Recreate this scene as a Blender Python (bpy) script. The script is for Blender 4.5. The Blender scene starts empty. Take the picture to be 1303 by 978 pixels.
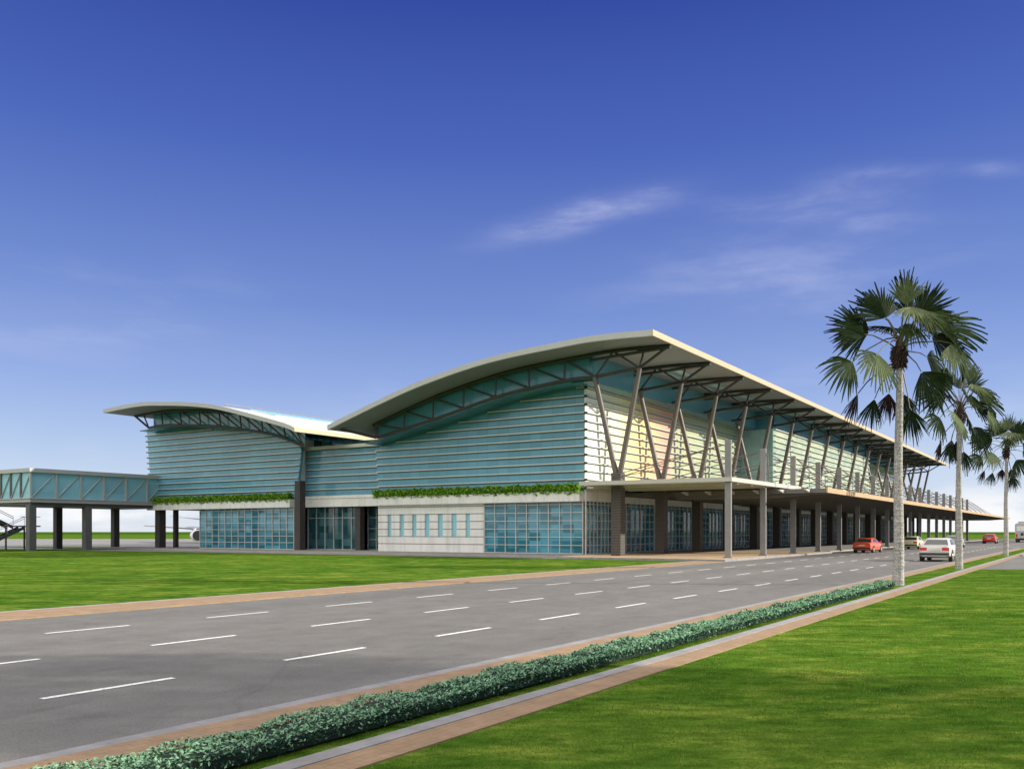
import bpy, bmesh, math, random
from mathutils import Vector, Matrix
random.seed(11)
R = math.radians
scene = bpy.context.scene
COL = scene.collection

# ------------------------------------------------------------------ helpers
class MB:
    """collects shapes; build() links them as ONE mesh object"""
    def __init__(self): self.v = []; self.f = []; self.m = []
    def add(self, vs, fs, mi=0):
        n = len(self.v); self.v += [tuple(p) for p in vs]
        for f in fs: self.f.append([i + n for i in f]); self.m.append(mi)
        return self
    def box(self, x0, y0, z0, x1, y1, z1, mi=0):
        vs = [(x0,y0,z0),(x1,y0,z0),(x1,y1,z0),(x0,y1,z0),(x0,y0,z1),(x1,y0,z1),(x1,y1,z1),(x0,y1,z1)]
        return self.add(vs, [[0,3,2,1],[4,5,6,7],[0,1,5,4],[1,2,6,5],[2,3,7,6],[3,0,4,7]], mi)
    def quad(self, *p, mi=0): return self.add(p, [list(range(len(p)))], mi)
    def prism(self, poly, axis, a, b, mi=0):
        """poly: 2-D outline; axis 0: (y,z) outline run from x=a to x=b; axis 1: (x,z); axis 2: (x,y)"""
        def P(u, w, t): return (t,u,w) if axis == 0 else ((u,t,w) if axis == 1 else (u,w,t))
        n = len(poly)
        vs = [P(u,w,a) for u,w in poly] + [P(u,w,b) for u,w in poly]
        fs = [list(range(n)), list(range(2*n-1, n-1, -1))] + [[i,(i+1)%n,(i+1)%n+n,i+n] for i in range(n)]
        return self.add(vs, fs, mi)
    def strip(self, top, bot, axis, a, b, mi=0):
        """band between two matching 2-D lines, run along an axis (keeps concave outlines clean)"""
        for i in range(len(top)-1):
            self.prism([bot[i], bot[i+1], top[i+1], top[i]], axis, a, b, mi)
        return self
    def tube(self, p, q, r, r2=None, n=8, mi=0):
        p, q = Vector(p), Vector(q); r2 = r if r2 is None else r2
        d = (q-p).normalized(); u = d.orthogonal().normalized(); w = d.cross(u)
        vs = []
        for c, rr in ((p,r),(q,r2)):
            for i in range(n):
                a = 2*math.pi*i/n; vs.append(c + (u*math.cos(a)+w*math.sin(a))*rr)
        fs = [[i,(i+1)%n,(i+1)%n+n,i+n] for i in range(n)] + [list(range(n-1,-1,-1)), list(range(n,2*n))]
        return self.add(vs, fs, mi)
    def path(self, pts, rad, n=10, mi=0, axis_fixed=False):
        pts = [Vector(p) for p in pts]; k = len(pts); vs = []
        for j, c in enumerate(pts):
            d = (pts[min(j+1,k-1)] - pts[max(j-1,0)]).normalized()
            ref = Vector((1,0,0)) if abs(d.x) < .9 else Vector((0,1,0))
            u = d.cross(ref).normalized(); w = d.cross(u)
            rr = rad[j] if isinstance(rad, (list,tuple)) else rad
            for i in range(n):
                a = 2*math.pi*i/n; vs.append(c + (u*math.cos(a)+w*math.sin(a))*rr)
        fs = [[j*n+i, j*n+(i+1)%n, (j+1)*n+(i+1)%n, (j+1)*n+i] for j in range(k-1) for i in range(n)]
        fs += [list(range(n-1,-1,-1)), list(range((k-1)*n, k*n))]
        return self.add(vs, fs, mi)
    def loft(self, rings, mi=0, close=True, caps=True):
        n = len(rings[0]); vs = [p for r in rings for p in r]; fs = []
        for j in range(len(rings)-1):
            for i in range(n if close else n-1):
                fs.append([j*n+i, j*n+(i+1)%n, (j+1)*n+(i+1)%n, (j+1)*n+i])
        if caps: fs += [list(range(n-1,-1,-1)), list(range((len(rings)-1)*n, len(rings)*n))]
        return self.add(vs, fs, mi)
    def build(self, name, mats, parent=None, org=None, world=False, smooth=None, fix=True):
        """org: shift vertices so the object's origin sits there; world=True: vertices are world coordinates under parent"""
        off = Vector((0,0,0))
        if parent is not None and world:
            p = parent
            while p is not None: off += p.location; p = p.parent
        if org is not None: off += Vector(org)
        me = bpy.data.meshes.new(name)
        me.from_pydata([tuple(Vector(p)-off) for p in self.v], [], self.f)
        if not isinstance(mats, (list,tuple)): mats = [mats]
        for m in mats: me.materials.append(m)
        if len(mats) > 1: me.polygons.foreach_set('material_index', self.m)
        if fix:
            bm = bmesh.new(); bm.from_mesh(me); bmesh.ops.recalc_face_normals(bm, faces=bm.faces); bm.to_mesh(me); bm.free()
        me.update()
        if smooth is not None:
            me.shade_smooth(); me.set_sharp_from_angle(angle=R(smooth))
        o = bpy.data.objects.new(name, me); COL.objects.link(o)
        if parent is not None: o.parent = parent
        if org is not None: o.location = org
        return o

def tag(o, label=None, cat=None, group=None, kind=None):
    if label: o['label'] = label
    if cat: o['category'] = cat
    if group: o['group'] = group
    if kind: o['kind'] = kind
    return o
def empty(name, loc, label, cat, group=None, rz=0):
    o = bpy.data.objects.new(name, None); COL.objects.link(o); o.location = loc; o.rotation_euler = (0,0,rz)
    o.empty_display_size = .5
    return tag(o, label, cat, group)
def interp(pts, y):
    pts = sorted(pts)
    if y <= pts[0][0]: a, b = pts[0], pts[1]
    elif y >= pts[-1][0]: a, b = pts[-2], pts[-1]
    else:
        for a, b in zip(pts, pts[1:]):
            if a[0] <= y <= b[0]: break
    return a[1] + (b[1]-a[1])*(y-a[0])/(b[0]-a[0])
def spline(pts, sub=6):
    out = []
    for i in range(len(pts)-1):
        p0 = pts[max(i-1,0)]; p1 = pts[i]; p2 = pts[i+1]; p3 = pts[min(i+2,len(pts)-1)]
        for s in range(sub):
            t = s/sub
            out.append(tuple(.5*(2*b+(c-a)*t+(2*a-5*b+4*c-d)*t*t+(3*b-a-3*c+d)*t**3) for a,b,c,d in zip(p0,p1,p2,p3)))
    return out + [tuple(pts[-1])]

# ------------------------------------------------------------------ materials
def nodes(name):
    m = bpy.data.materials.new(name); m.use_nodes = True
    nt = m.node_tree; b = nt.nodes['Principled BSDF']
    return m, nt, b
def N(nt, typ, **kw):
    n = nt.nodes.new(typ)
    for k, v in kw.items(): setattr(n, k, v)
    return n
def ramp(nt, stops, interp='LINEAR'):
    r = N(nt, 'ShaderNodeValToRGB'); r.color_ramp.interpolation = interp
    el = r.color_ramp.elements
    while len(el) < len(stops): el.new(.5)
    for e, (p, c) in zip(el, stops): e.position = p; e.color = (*c, 1)
    return r
def coords(nt, scale=(1,1,1), rot=0, kind='Object'):
    tc = N(nt, 'ShaderNodeTexCoord'); mp = N(nt, 'ShaderNodeMapping')
    mp.inputs['Scale'].default_value = scale; mp.inputs['Rotation'].default_value = (0,0,rot)
    nt.links.new(tc.outputs[kind], mp.inputs['Vector']); return mp.outputs['Vector']
def noise(nt, vec, scale, detail=4, rough=.6):
    n = N(nt, 'ShaderNodeTexNoise'); n.inputs['Scale'].default_value = scale
    n.inputs['Detail'].default_value = detail; n.inputs['Roughness'].default_value = rough
    nt.links.new(vec, n.inputs['Vector']); return n.outputs['Fac']
def mixc(nt, fac, a, b, typ='MIX'):
    m = N(nt, 'ShaderNodeMix', data_type='RGBA', blend_type=typ)
    for i, s in ((0,fac),(6,a),(7,b)):
        if isinstance(s, (int,float)): m.inputs[i].default_value = s
        elif isinstance(s, tuple): m.inputs[i].default_value = (*s,1)
        else: nt.links.new(s, m.inputs[i])
    return m.outputs[2]
def math_(nt, op, a, b=0.0):
    m = N(nt, 'ShaderNodeMath', operation=op)
    for i, s in ((0,a),(1,b)):
        if isinstance(s, (int,float)): m.inputs[i].default_value = s
        else: nt.links.new(s, m.inputs[i])
    return m.outputs[0]
def bump(nt, b, h, strength=.3, dist=.02):
    n = N(nt, 'ShaderNodeBump'); n.inputs['Strength'].default_value = strength; n.inputs['Distance'].default_value = dist
    nt.links.new(h, n.inputs['Height']); nt.links.new(n.outputs['Normal'], b.inputs['Normal'])
def plain(name, col, rough=.6, metal=0, spec=.5, var=.12, scale=1.5, coat=0):
    m, nt, b = nodes(name)
    b.inputs['Roughness'].default_value = rough; b.inputs['Metallic'].default_value = metal
    b.inputs['Specular IOR Level'].default_value = spec; b.inputs['Coat Weight'].default_value = coat
    if var:
        f = noise(nt, coords(nt), scale, 6, .65)
        lo = tuple(c*(1-var) for c in col); hi = tuple(min(1,c*(1+var)) for c in col)
        r = ramp(nt, [(.3,lo),(.7,hi)]); nt.links.new(f, r.inputs['Fac']); nt.links.new(r.outputs['Color'], b.inputs['Base Color'])
    else: b.inputs['Base Color'].default_value = (*col,1)
    return m

STREAK = -R(56.9)
def grass_mat(name, dark, mid, light, dry):
    m, nt, b = nodes(name); b.inputs['Roughness'].default_value = 1; b.inputs['Specular IOR Level'].default_value = 0
    def turned(sc):
        mp = N(nt, 'ShaderNodeMapping'); mp.inputs['Scale'].default_value = sc; nt.links.new(coords(nt, (1,1,1), R(56.9)), mp.inputs['Vector']); return mp.outputs['Vector']
    v1 = turned((.07,.17,1)); v2 = turned((.55,1.15,1)); v4 = turned((2.2,4.2,1)); v3 = coords(nt)
    a = noise(nt, v1, 1.0, 6, .62); c = noise(nt, v2, 1.0, 6, .65); d = noise(nt, v3, 26, 4, .7)
    r1 = ramp(nt, [(.30,dark),(.52,mid),(.72,light)]); nt.links.new(a, r1.inputs['Fac'])
    r2 = ramp(nt, [(.32,dark),(.5,mid),(.66,light),(.78,dry)]); nt.links.new(c, r2.inputs['Fac'])
    col = mixc(nt, .66, r1.outputs['Color'], r2.outputs['Color'])
    r4 = ramp(nt, [(.34,(.55,.62,.55)),(.5,(1,1,1)),(.66,(1.6,1.42,1.5))]); nt.links.new(noise(nt, v4, 1.0, 6, .68), r4.inputs['Fac'])
    col = mixc(nt, 1.0, col, r4.outputs['Color'], 'MULTIPLY')
    r3 = ramp(nt, [(.3,(.62,.66,.6)),(.7,(1.35,1.3,1.3))]); nt.links.new(d, r3.inputs['Fac'])
    col = mixc(nt, .8, col, r3.outputs['Color'], 'MULTIPLY')
    nt.links.new(col, b.inputs['Base Color']); bump(nt, b, d, .6, .03)
    return m
M = {}
M['lawn'] = grass_mat('lawn grass', (.022,.072,.008), (.066,.138,.015), (.200,.245,.042), (.38,.36,.08))
M['far_grass'] = grass_mat('far grass', (.030,.080,.008), (.045,.105,.010), (.062,.130,.014), (.075,.13,.02))

def asphalt_mat(name, base, tracks=False):
    m, nt, b = nodes(name); b.inputs['Roughness'].default_value = .85; b.inputs['Specular IOR Level'].default_value = .25
    big = noise(nt, coords(nt, (.06,.35,1)), 1.0, 5, .6); mid = noise(nt, coords(nt), 1.3, 6, .65); fine = noise(nt, coords(nt), 55, 4, .75)
    def g(f, lo, hi, a=.32, z=.68):
        r = ramp(nt, [(a,(lo,lo,lo)),(z,(hi,hi,hi))]); nt.links.new(f, r.inputs['Fac']); return r.outputs['Color']
    c = mixc(nt, 1.0, mixc(nt, 1.0, mixc(nt, 1.0, base, g(big,.88,1.12), 'MULTIPLY'), g(mid,.86,1.12), 'MULTIPLY'), g(fine,.62,1.35), 'MULTIPLY')
    if tracks:      # darker oil line down each lane, worn wheel paths, a few sealed cracks and patches
        sep = N(nt, 'ShaderNodeSeparateXYZ'); nt.links.new(coords(nt), sep.inputs[0])
        ph = math_(nt, 'MULTIPLY', math_(nt, 'SUBTRACT', sep.outputs['Y'], 7.3), 2*math.pi/3.35)
        w = math_(nt, 'ADD', .94, math_(nt, 'MULTIPLY', math_(nt, 'COSINE', ph), .045))
        cw = N(nt, 'ShaderNodeCombineColor'); [nt.links.new(w, cw.inputs[q]) for q in range(3)]
        c = mixc(nt, 1.0, c, cw.outputs[0], 'MULTIPLY')
        st = noise(nt, coords(nt, (.5,1.6,1)), .9, 3, .5); c = mixc(nt, 1.0, c, g(st,1.0,.80,.62,.74), 'MULTIPLY')
        vo = N(nt, 'ShaderNodeTexVoronoi', feature='DISTANCE_TO_EDGE'); vo.inputs['Scale'].default_value = .16
        wob = N(nt, 'ShaderNodeVectorMath', operation='ADD'); nz = N(nt, 'ShaderNodeTexNoise'); nz.inputs['Scale'].default_value = .8; nz.inputs['Detail'].default_value = 6
        nt.links.new(coords(nt), nz.inputs['Vector']); nt.links.new(coords(nt), wob.inputs[0]); nt.links.new(nz.outputs['Color'], wob.inputs[1]); nt.links.new(wob.outputs[0], vo.inputs['Vector'])
        c = mixc(nt, 1.0, c, g(vo.outputs['Distance'],.87,1.0,.002,.006), 'MULTIPLY')
    nt.links.new(c, b.inputs['Base Color']); bump(nt, b, fine, .4, .01)
    return m
M['asphalt'] = asphalt_mat('asphalt', (.165,.160,.150), True)
M['apron'] = asphalt_mat('apron concrete', (.24,.235,.225))
M['paving_tan'] = plain('porch paving', (.44,.32,.20), .75, var=.15, scale=.8)
M['paving_grey'] = plain('walk paving', (.30,.285,.26), .8, var=.14, scale=.9)
def paint_mat():
    m, nt, b = nodes('road paint'); b.inputs['Roughness'].default_value = .75
    f = noise(nt, coords(nt), 14, 6, .75); r = ramp(nt, [(.36,(.34,.335,.32)),(.47,(.76,.76,.74)),(.7,(.84,.84,.82))]); nt.links.new(f, r.inputs['Fac'])
    nt.links.new(r.outputs['Color'], b.inputs['Base Color']); return m
M['paint'] = paint_mat()
def jointed(name, col, L, wid, var=.14, brick=None):
    """kerb stones / pavers: joints and per-stone tone"""
    m, nt, b = nodes(name); b.inputs['Roughness'].default_value = .85
    br = N(nt, 'ShaderNodeTexBrick'); br.inputs['Scale'].default_value = 1; br.inputs['Brick Width'].default_value = L; br.inputs['Row Height'].default_value = wid
    br.inputs['Mortar Size'].default_value = .008; br.inputs['Mortar Smooth'].default_value = .3; br.offset = .5
    br.inputs['Color1'].default_value = (*[c*(1-var) for c in col],1); br.inputs['Color2'].default_value = (*[c*(1+var) for c in col],1); br.inputs['Mortar'].default_value = (*[c*.78 for c in col],1)
    nt.links.new(coords(nt), br.inputs['Vector'])
    n1 = noise(nt, coords(nt), 2.4, 6, .7); r = ramp(nt, [(.32,(.78,.77,.75)),(.66,(1.12,1.12,1.12))]); nt.links.new(n1, r.inputs['Fac'])
    nt.links.new(mixc(nt, 1.0, br.outputs['Color'], r.outputs['Color'], 'MULTIPLY'), b.inputs['Base Color']); return m
M['tan_paver'] = jointed('tan paver', (.30,.200,.115), .21, .105, .05)
M['kerb'] = jointed('kerb concrete', (.26,.256,.262), 1.0, .5, .06)
def stained(name, col):
    m, nt, b = nodes(name); b.inputs['Roughness'].default_value = .75
    a = noise(nt, coords(nt, (1.6,1.6,.12)), 1.0, 6, .65); c = noise(nt, coords(nt), .7, 5, .6)
    r1 = ramp(nt, [(.30,tuple(v*.80 for v in col)),(.52,col),(.8,tuple(v*1.04 for v in col))]); nt.links.new(a, r1.inputs['Fac'])
    r2 = ramp(nt, [(.3,(.92,.92,.91)),(.6,(1.02,1.02,1.02))]); nt.links.new(c, r2.inputs['Fac'])
    nt.links.new(mixc(nt, 1.0, r1.outputs['Color'], r2.outputs['Color'], 'MULTIPLY'), b.inputs['Base Color']); return m
M['white_wall'] = stained('white wall', (.72,.715,.69))
M['roof'] = plain('roof sheet', (.54,.525,.495), .5, var=.05, scale=.25)
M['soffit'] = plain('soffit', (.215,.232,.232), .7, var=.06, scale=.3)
M['fascia_lit'] = plain('eave fascia', (.50,.375,.235), .5, var=.06)  # warm sunlight on the eave edge is put into this tan
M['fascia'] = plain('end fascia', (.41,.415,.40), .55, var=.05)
M['steel_dark'] = plain('dark truss steel', (.036,.035,.030), .5, var=.15)
M['v_steel'] = plain('bronze strut steel', (.115,.095,.078), .5, var=.12, scale=2)
M['galv'] = plain('pale column cladding', (.20,.195,.19), .55, var=.10, scale=2)
M['alu'] = plain('louvre aluminium', (.60,.585,.53), .45, .2, var=.06)
M['shadow'] = plain('louvre shadow band', (.055,.135,.160), .5, var=.1)  # dark strip below each louvre, painted in for the shadow it casts
M['mullion'] = plain('mullion aluminium', (.50,.49,.46), .45, .2, var=.06)
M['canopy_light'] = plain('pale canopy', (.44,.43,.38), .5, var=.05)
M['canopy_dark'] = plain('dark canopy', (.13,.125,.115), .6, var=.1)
M['canopy_fascia'] = plain('tan canopy fascia', (.42,.28,.14), .55, var=.1)
M['dark_pier'] = plain('dark pier render', (.045,.04,.036), .7, var=.2)
M['grey_column'] = plain('grey concrete column', (.105,.105,.10), .7, var=.15)
M['rail'] = plain('grey rail steel', (.25,.25,.25), .4, .4, var=0)
M['stair'] = plain('dark stair steel', (.06,.058,.055), .5, var=.1)
M['interior'] = plain('interior wall', (.30,.30,.28), .8, var=.15, scale=.2)
M['plastic_dark'] = plain('black plastic', (.02,.02,.02), .6, var=0)
M['rubber'] = plain('tyre rubber', (.018,.018,.018), .85, var=.2, scale=8)
M['rim'] = plain('alloy rim', (.55,.55,.55), .3, .8, var=0)
M['car_glass'] = plain('car glass', (.03,.04,.045), .08, var=0)
M['tail_red'] = plain('tail light red', (.55,.02,.02), .2, var=0)
M['lamp_clear'] = plain('headlamp', (.75,.75,.72), .15, var=0)
M['plate'] = plain('plate', (.55,.53,.45), .5, var=.05)
for k, c in dict(red=(.66,.090,.012), silver=(.56,.555,.52), cream=(.62,.55,.34), grey=(.33,.34,.36), scarlet=(.50,.022,.012), bus=(.40,.40,.41)).items():
    M['car_'+k] = plain('car paint '+k, c, .35, .15, var=.03, coat=.6)
M['plane_white'] = plain('aircraft white', (.80,.80,.80), .3, var=.04)
M['plane_grey'] = plain('aircraft grey', (.42,.42,.43), .4, var=.06)
M['intake'] = plain('engine intake', (.05,.045,.045), .5, var=.1)

def pier_mat():
    m, nt, b = nodes('banded dark brick'); b.inputs['Roughness'].default_value = .8
    v = coords(nt); sep = N(nt, 'ShaderNodeSeparateXYZ'); nt.links.new(v, sep.inputs[0])
    fr = math_(nt, 'FRACT', math_(nt, 'MULTIPLY', sep.outputs['Z'], 1/.21))
    gl = math_(nt, 'LESS_THAN', fr, .22)
    f = noise(nt, v, 5, 5, .7); r = ramp(nt, [(.3,(.060,.052,.046)),(.7,(.100,.086,.075))]); nt.links.new(f, r.inputs['Fac'])
    c = mixc(nt, gl, r.outputs['Color'], (.035,.028,.024)); nt.links.new(c, b.inputs['Base Color'])
    bump(nt, b, math_(nt, 'SUBTRACT', 1.0, gl), .8, .02); return m
M['pier'] = pier_mat()

def spandrel(name, base, rough=.13, joint=1.1, axis='Y'):
    """opaque-looking tinted facade glass with fine panel joints"""
    m, nt, b = nodes(name); b.inputs['Roughness'].default_value = rough; b.inputs['Specular IOR Level'].default_value = .35
    v = coords(nt); sep = N(nt, 'ShaderNodeSeparateXYZ'); nt.links.new(v, sep.inputs[0])
    k = math_(nt, 'MULTIPLY', sep.outputs[axis], 1/joint); fr = math_(nt, 'FRACT', k)
    jt = math_(nt, 'LESS_THAN', fr, .03)
    wn = N(nt, 'ShaderNodeTexWhiteNoise', noise_dimensions='1D'); nt.links.new(math_(nt, 'ADD', math_(nt, 'FLOOR', k), math_(nt, 'MULTIPLY', math_(nt, 'FLOOR', math_(nt, 'MULTIPLY', sep.outputs['Z'], 1/.685)), 37.3)), wn.inputs['W'])
    f = noise(nt, coords(nt, (.25,.25,.5)), .5, 3, .5)
    r = ramp(nt, [(.3,tuple(c*.78 for c in base)),(.7,tuple(c*1.2 for c in base))]); nt.links.new(f, r.inputs['Fac'])
    c = mixc(nt, .25, r.outputs['Color'], mixc(nt, wn.outputs['Value'], tuple(c*.7 for c in base), tuple(c*1.3 for c in base)))
    c = mixc(nt, math_(nt,'MULTIPLY',jt,.45), c, tuple(c*.35 for c in base))
    nt.links.new(c, b.inputs['Base Color']); return m
M['teal'] = spandrel('teal facade glass', (.112,.300,.405), .15)
M['teal_dark'] = spandrel('clerestory glass', (.068,.225,.290), .12)
M['bridge_glass'] = spandrel('bridge glass', (.25,.52,.61), .2, 2.67, 'X')

def tinted_glass(name, tint, base, clear=.42):
    m, nt, b = nodes(name); out = nt.nodes['Material Output']
    b.inputs['Base Color'].default_value = (*base,1); b.inputs['Roughness'].default_value = .05; b.inputs['Specular IOR Level'].default_value = .55
    sep = N(nt, 'ShaderNodeSeparateXYZ'); nt.links.new(coords(nt), sep.inputs[0])
    cell = 0.0
    for ax, sc, kk in (('X',1.02,11.7),('Y',1.09,5.3),('Z',.68,29.1)):
        cell = math_(nt, 'ADD', cell, math_(nt, 'MULTIPLY', math_(nt, 'FLOOR', math_(nt, 'DIVIDE', math_(nt, 'ADD', sep.outputs[ax], .13), sc)), kk))
    wn = N(nt, 'ShaderNodeTexWhiteNoise', noise_dimensions='1D'); nt.links.new(cell, wn.inputs['W'])
    big = noise(nt, coords(nt, (.18,.18,.4)), 1.0, 4, .6)
    v_ = math_(nt, 'ADD', math_(nt, 'MULTIPLY', wn.outputs['Value'], .45), math_(nt, 'MULTIPLY', big, .75))
    r_ = ramp(nt, [(.25,tuple(c*.55 for c in base)),(.6,base),(.9,tuple(min(.8,c*1.7+.05) for c in base))]); nt.links.new(v_, r_.inputs['Fac']); nt.links.new(r_.outputs['Color'], b.inputs['Base Color'])
    t = N(nt, 'ShaderNodeBsdfTransparent'); t.inputs['Color'].default_value = (*tint,1)
    mx = N(nt, 'ShaderNodeMixShader'); mx.inputs[0].default_value = clear
    nt.links.new(b.outputs[0], mx.inputs[1]); nt.links.new(t.outputs[0], mx.inputs[2]); nt.links.new(mx.outputs[0], out.inputs['Surface'])
    return m
M['window'] = tinted_glass('teal window glass', (.45,.80,.88), (.042,.200,.285), .22)
M['dark_window'] = tinted_glass('dark window glass', (.4,.62,.66), (.024,.095,.115), .25)
M['skylight_dim'] = spandrel('pale return glass', (.34,.52,.50), .2)
M['skylight'] = plain('skylight glass', (.40,.72,.76), .12, var=.05)

def sunset_facade():
    """coloured ramp on the long front: a sunset reflection painted in, cream to pink, then pale green"""
    m, nt, b = nodes('sunset painted facade glass'); b.inputs['Roughness'].default_value = .22; b.inputs['Specular IOR Level'].default_value = .5
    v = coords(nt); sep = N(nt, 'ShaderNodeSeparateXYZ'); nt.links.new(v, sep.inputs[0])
    x = math_(nt, 'ADD', sep.outputs['X'], math_(nt, 'MULTIPLY', math_(nt,'SUBTRACT',6.5,sep.outputs['Z']), .22))   # painted glow drifts a little down the wall
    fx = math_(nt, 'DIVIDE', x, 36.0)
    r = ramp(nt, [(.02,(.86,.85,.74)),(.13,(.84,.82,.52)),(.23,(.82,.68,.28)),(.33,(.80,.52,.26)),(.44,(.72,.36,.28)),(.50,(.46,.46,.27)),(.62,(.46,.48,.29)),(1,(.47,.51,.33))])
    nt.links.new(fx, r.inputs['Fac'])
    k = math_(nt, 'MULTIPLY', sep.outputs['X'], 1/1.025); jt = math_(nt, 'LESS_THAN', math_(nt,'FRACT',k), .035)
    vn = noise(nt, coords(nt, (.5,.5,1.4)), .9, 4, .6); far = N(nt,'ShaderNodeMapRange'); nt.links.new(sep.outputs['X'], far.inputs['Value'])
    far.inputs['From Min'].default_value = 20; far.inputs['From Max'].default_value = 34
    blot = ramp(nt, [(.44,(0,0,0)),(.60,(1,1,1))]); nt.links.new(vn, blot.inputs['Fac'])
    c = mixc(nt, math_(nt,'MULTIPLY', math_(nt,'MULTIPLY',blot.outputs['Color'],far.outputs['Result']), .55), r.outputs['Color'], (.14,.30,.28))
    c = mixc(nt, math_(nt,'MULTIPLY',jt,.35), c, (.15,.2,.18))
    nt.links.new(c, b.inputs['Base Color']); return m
M['sunset_glow'] = sunset_facade()  # sunset reflection as a position ramp, not the glass's own colour

def leaf(name, a, b_, rough=.45, trans=.15, scale=3):
    m, nt, b = nodes(name); b.inputs['Roughness'].default_value = rough; b.inputs['Specular IOR Level'].default_value = .08
    f = noise(nt, coords(nt), scale, 4, .7); r = ramp(nt, [(.3,a),(.7,b_)]); nt.links.new(f, r.inputs['Fac'])
    nt.links.new(r.outputs['Color'], b.inputs['Base Color'])
    if trans:
        out = nt.nodes['Material Output']; t = N(nt, 'ShaderNodeBsdfTranslucent'); nt.links.new(r.outputs['Color'], t.inputs['Color'])
        mx = N(nt, 'ShaderNodeMixShader'); mx.inputs[0].default_value = trans
        nt.links.new(b.outputs[0], mx.inputs[1]); nt.links.new(t.outputs[0], mx.inputs[2]); nt.links.new(mx.outputs[0], out.inputs['Surface'])
    return m
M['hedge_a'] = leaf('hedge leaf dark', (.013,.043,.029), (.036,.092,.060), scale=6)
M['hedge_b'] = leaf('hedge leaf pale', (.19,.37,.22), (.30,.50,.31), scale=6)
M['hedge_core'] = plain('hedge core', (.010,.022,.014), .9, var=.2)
M['plant_a'] = leaf('planter leaf', (.17,.34,.022), (.30,.50,.045), scale=4)
M['plant_b'] = leaf('planter leaf dark', (.045,.13,.010), (.08,.19,.016), scale=4)
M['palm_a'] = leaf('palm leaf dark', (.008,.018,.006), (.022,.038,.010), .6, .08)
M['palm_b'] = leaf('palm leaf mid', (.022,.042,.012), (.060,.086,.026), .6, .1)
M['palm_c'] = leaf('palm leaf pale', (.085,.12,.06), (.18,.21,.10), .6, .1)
M['palm_dead'] = leaf('palm leaf dead', (.018,.010,.010), (.040,.018,.017), .7, .05)
M['petiole'] = plain('palm petiole', (.10,.075,.045), .6, var=.2)
M['fibre'] = plain('palm fibre', (.040,.022,.016), .9, var=.4, scale=10)
M['tree_leaf'] = leaf('tree leaf', (.03,.07,.015), (.06,.12,.03))
M['bark'] = plain('bark', (.09,.07,.05), .9, var=.3, scale=6)
def palm_bark():
    m, nt, b = nodes('palm bark'); b.inputs['Roughness'].default_value = .85
    v = coords(nt); rings = noise(nt, coords(nt, (.6,.6,7)), 1.6, 4, .6); sp = noise(nt, v, 22, 4, .75)
    r = ramp(nt, [(.30,(.21,.195,.18)),(.5,(.37,.355,.335)),(.70,(.50,.485,.46))]); nt.links.new(rings, r.inputs['Fac'])
    r2 = ramp(nt, [(.38,(.30,.30,.30)),(.58,(1.25,1.25,1.22))]); nt.links.new(sp, r2.inputs['Fac'])
    nt.links.new(mixc(nt, 1.0, r.outputs['Color'], r2.outputs['Color'], 'MULTIPLY'), b.inputs['Base Color'])
    bump(nt, b, rings, .5, .03); return m
M['palm_bark'] = palm_bark()

# ------------------------------------------------------------------ ground, roads
sinT, cosT = math.sin(R(33.09)), math.cos(R(33.09))
def RZ(r, z): return (sinT*r + cosT*z, -cosT*r + sinT*z)     # ground point: metres right of / ahead of the camera axis
def sheet(name, poly, z, mat, kind='structure'):
    mb = MB(); mb.quad(*[(x,y,z) for x,y in poly]); o = mb.build(name, mat, fix=False)
    if o.data.polygons[0].normal.z < 0: o.data.flip_normals()
    return tag(o, kind=kind)
sheet('ground', [(-3000,-3000),(5000,-3000),(5000,5000),(-3000,5000)], 0, M['lawn'])
sheet('far_field', [RZ(-3000,560),RZ(3000,560),RZ(3000,3600),RZ(-3000,3600)], .004, M['far_grass'])
sheet('apron', [RZ(-420,118),RZ(-20,118),RZ(40,243),RZ(-420,243)], .004, M['apron'])
sheet('taxiway_marking', [RZ(-420,125.5),RZ(-34,125.5),RZ(-34,128),RZ(-420,128)], .008, M['kerb'])
YR0, YR1 = 7.9, 20.5
mb = MB()
mb.quad((-60,YR0,.004),(280,YR0,.004),(280,YR1,.004),(-60,YR1,.004))
mb.quad((86,YR1,.004),(280,YR1,.004),(280,21.6,.004),(86,21.6,.004))
tag(mb.build('road', M['asphalt'], fix=False), kind='structure')
sheet('side_road', [(53.0,5.2),(72,-24),(280,-24),(280,YR0),(128,YR0),(124,6.4),(118,5.6),(104,5.2)], .008, M['asphalt'])
# dashed lane lines
for ly in (10.55, 13.88, 17.25):
    mb = MB()
    for k in range(-6, 32):
        x0 = 5.9 + 3.82*k + (0 if ly < 12 else (.4 if ly < 15 else .35) if k < 0 else 0)
        mb.quad((x0,ly-.055,.009),(x0+1.83,ly-.055,.009),(x0+1.83,ly+.055,.009),(x0,ly+.055,.009))
    tag(mb.build('lane_marking', M['paint'], fix=False), kind='structure')
sheet('crossing_strip', [(128.5,YR0+.1),(131.5,YR0+.1),(131.5,16.5),(128.5,16.5)], .012, M['kerb'])
def kerb(name, x0, x1, y0, y1, z, mat):
    mb = MB(); mb.box(x0,y0,-.05,x1,y1,z); return tag(mb.build(name, mat), kind='structure')
# verge strip on the building side of the road
kerb('brick_verge', -60, 57.4, YR1+.05, 22.45, .03, M['tan_paver'])
kerb('road_kerb', -60, 57.4, 22.45, 22.55, .04, M['kerb'])
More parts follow.
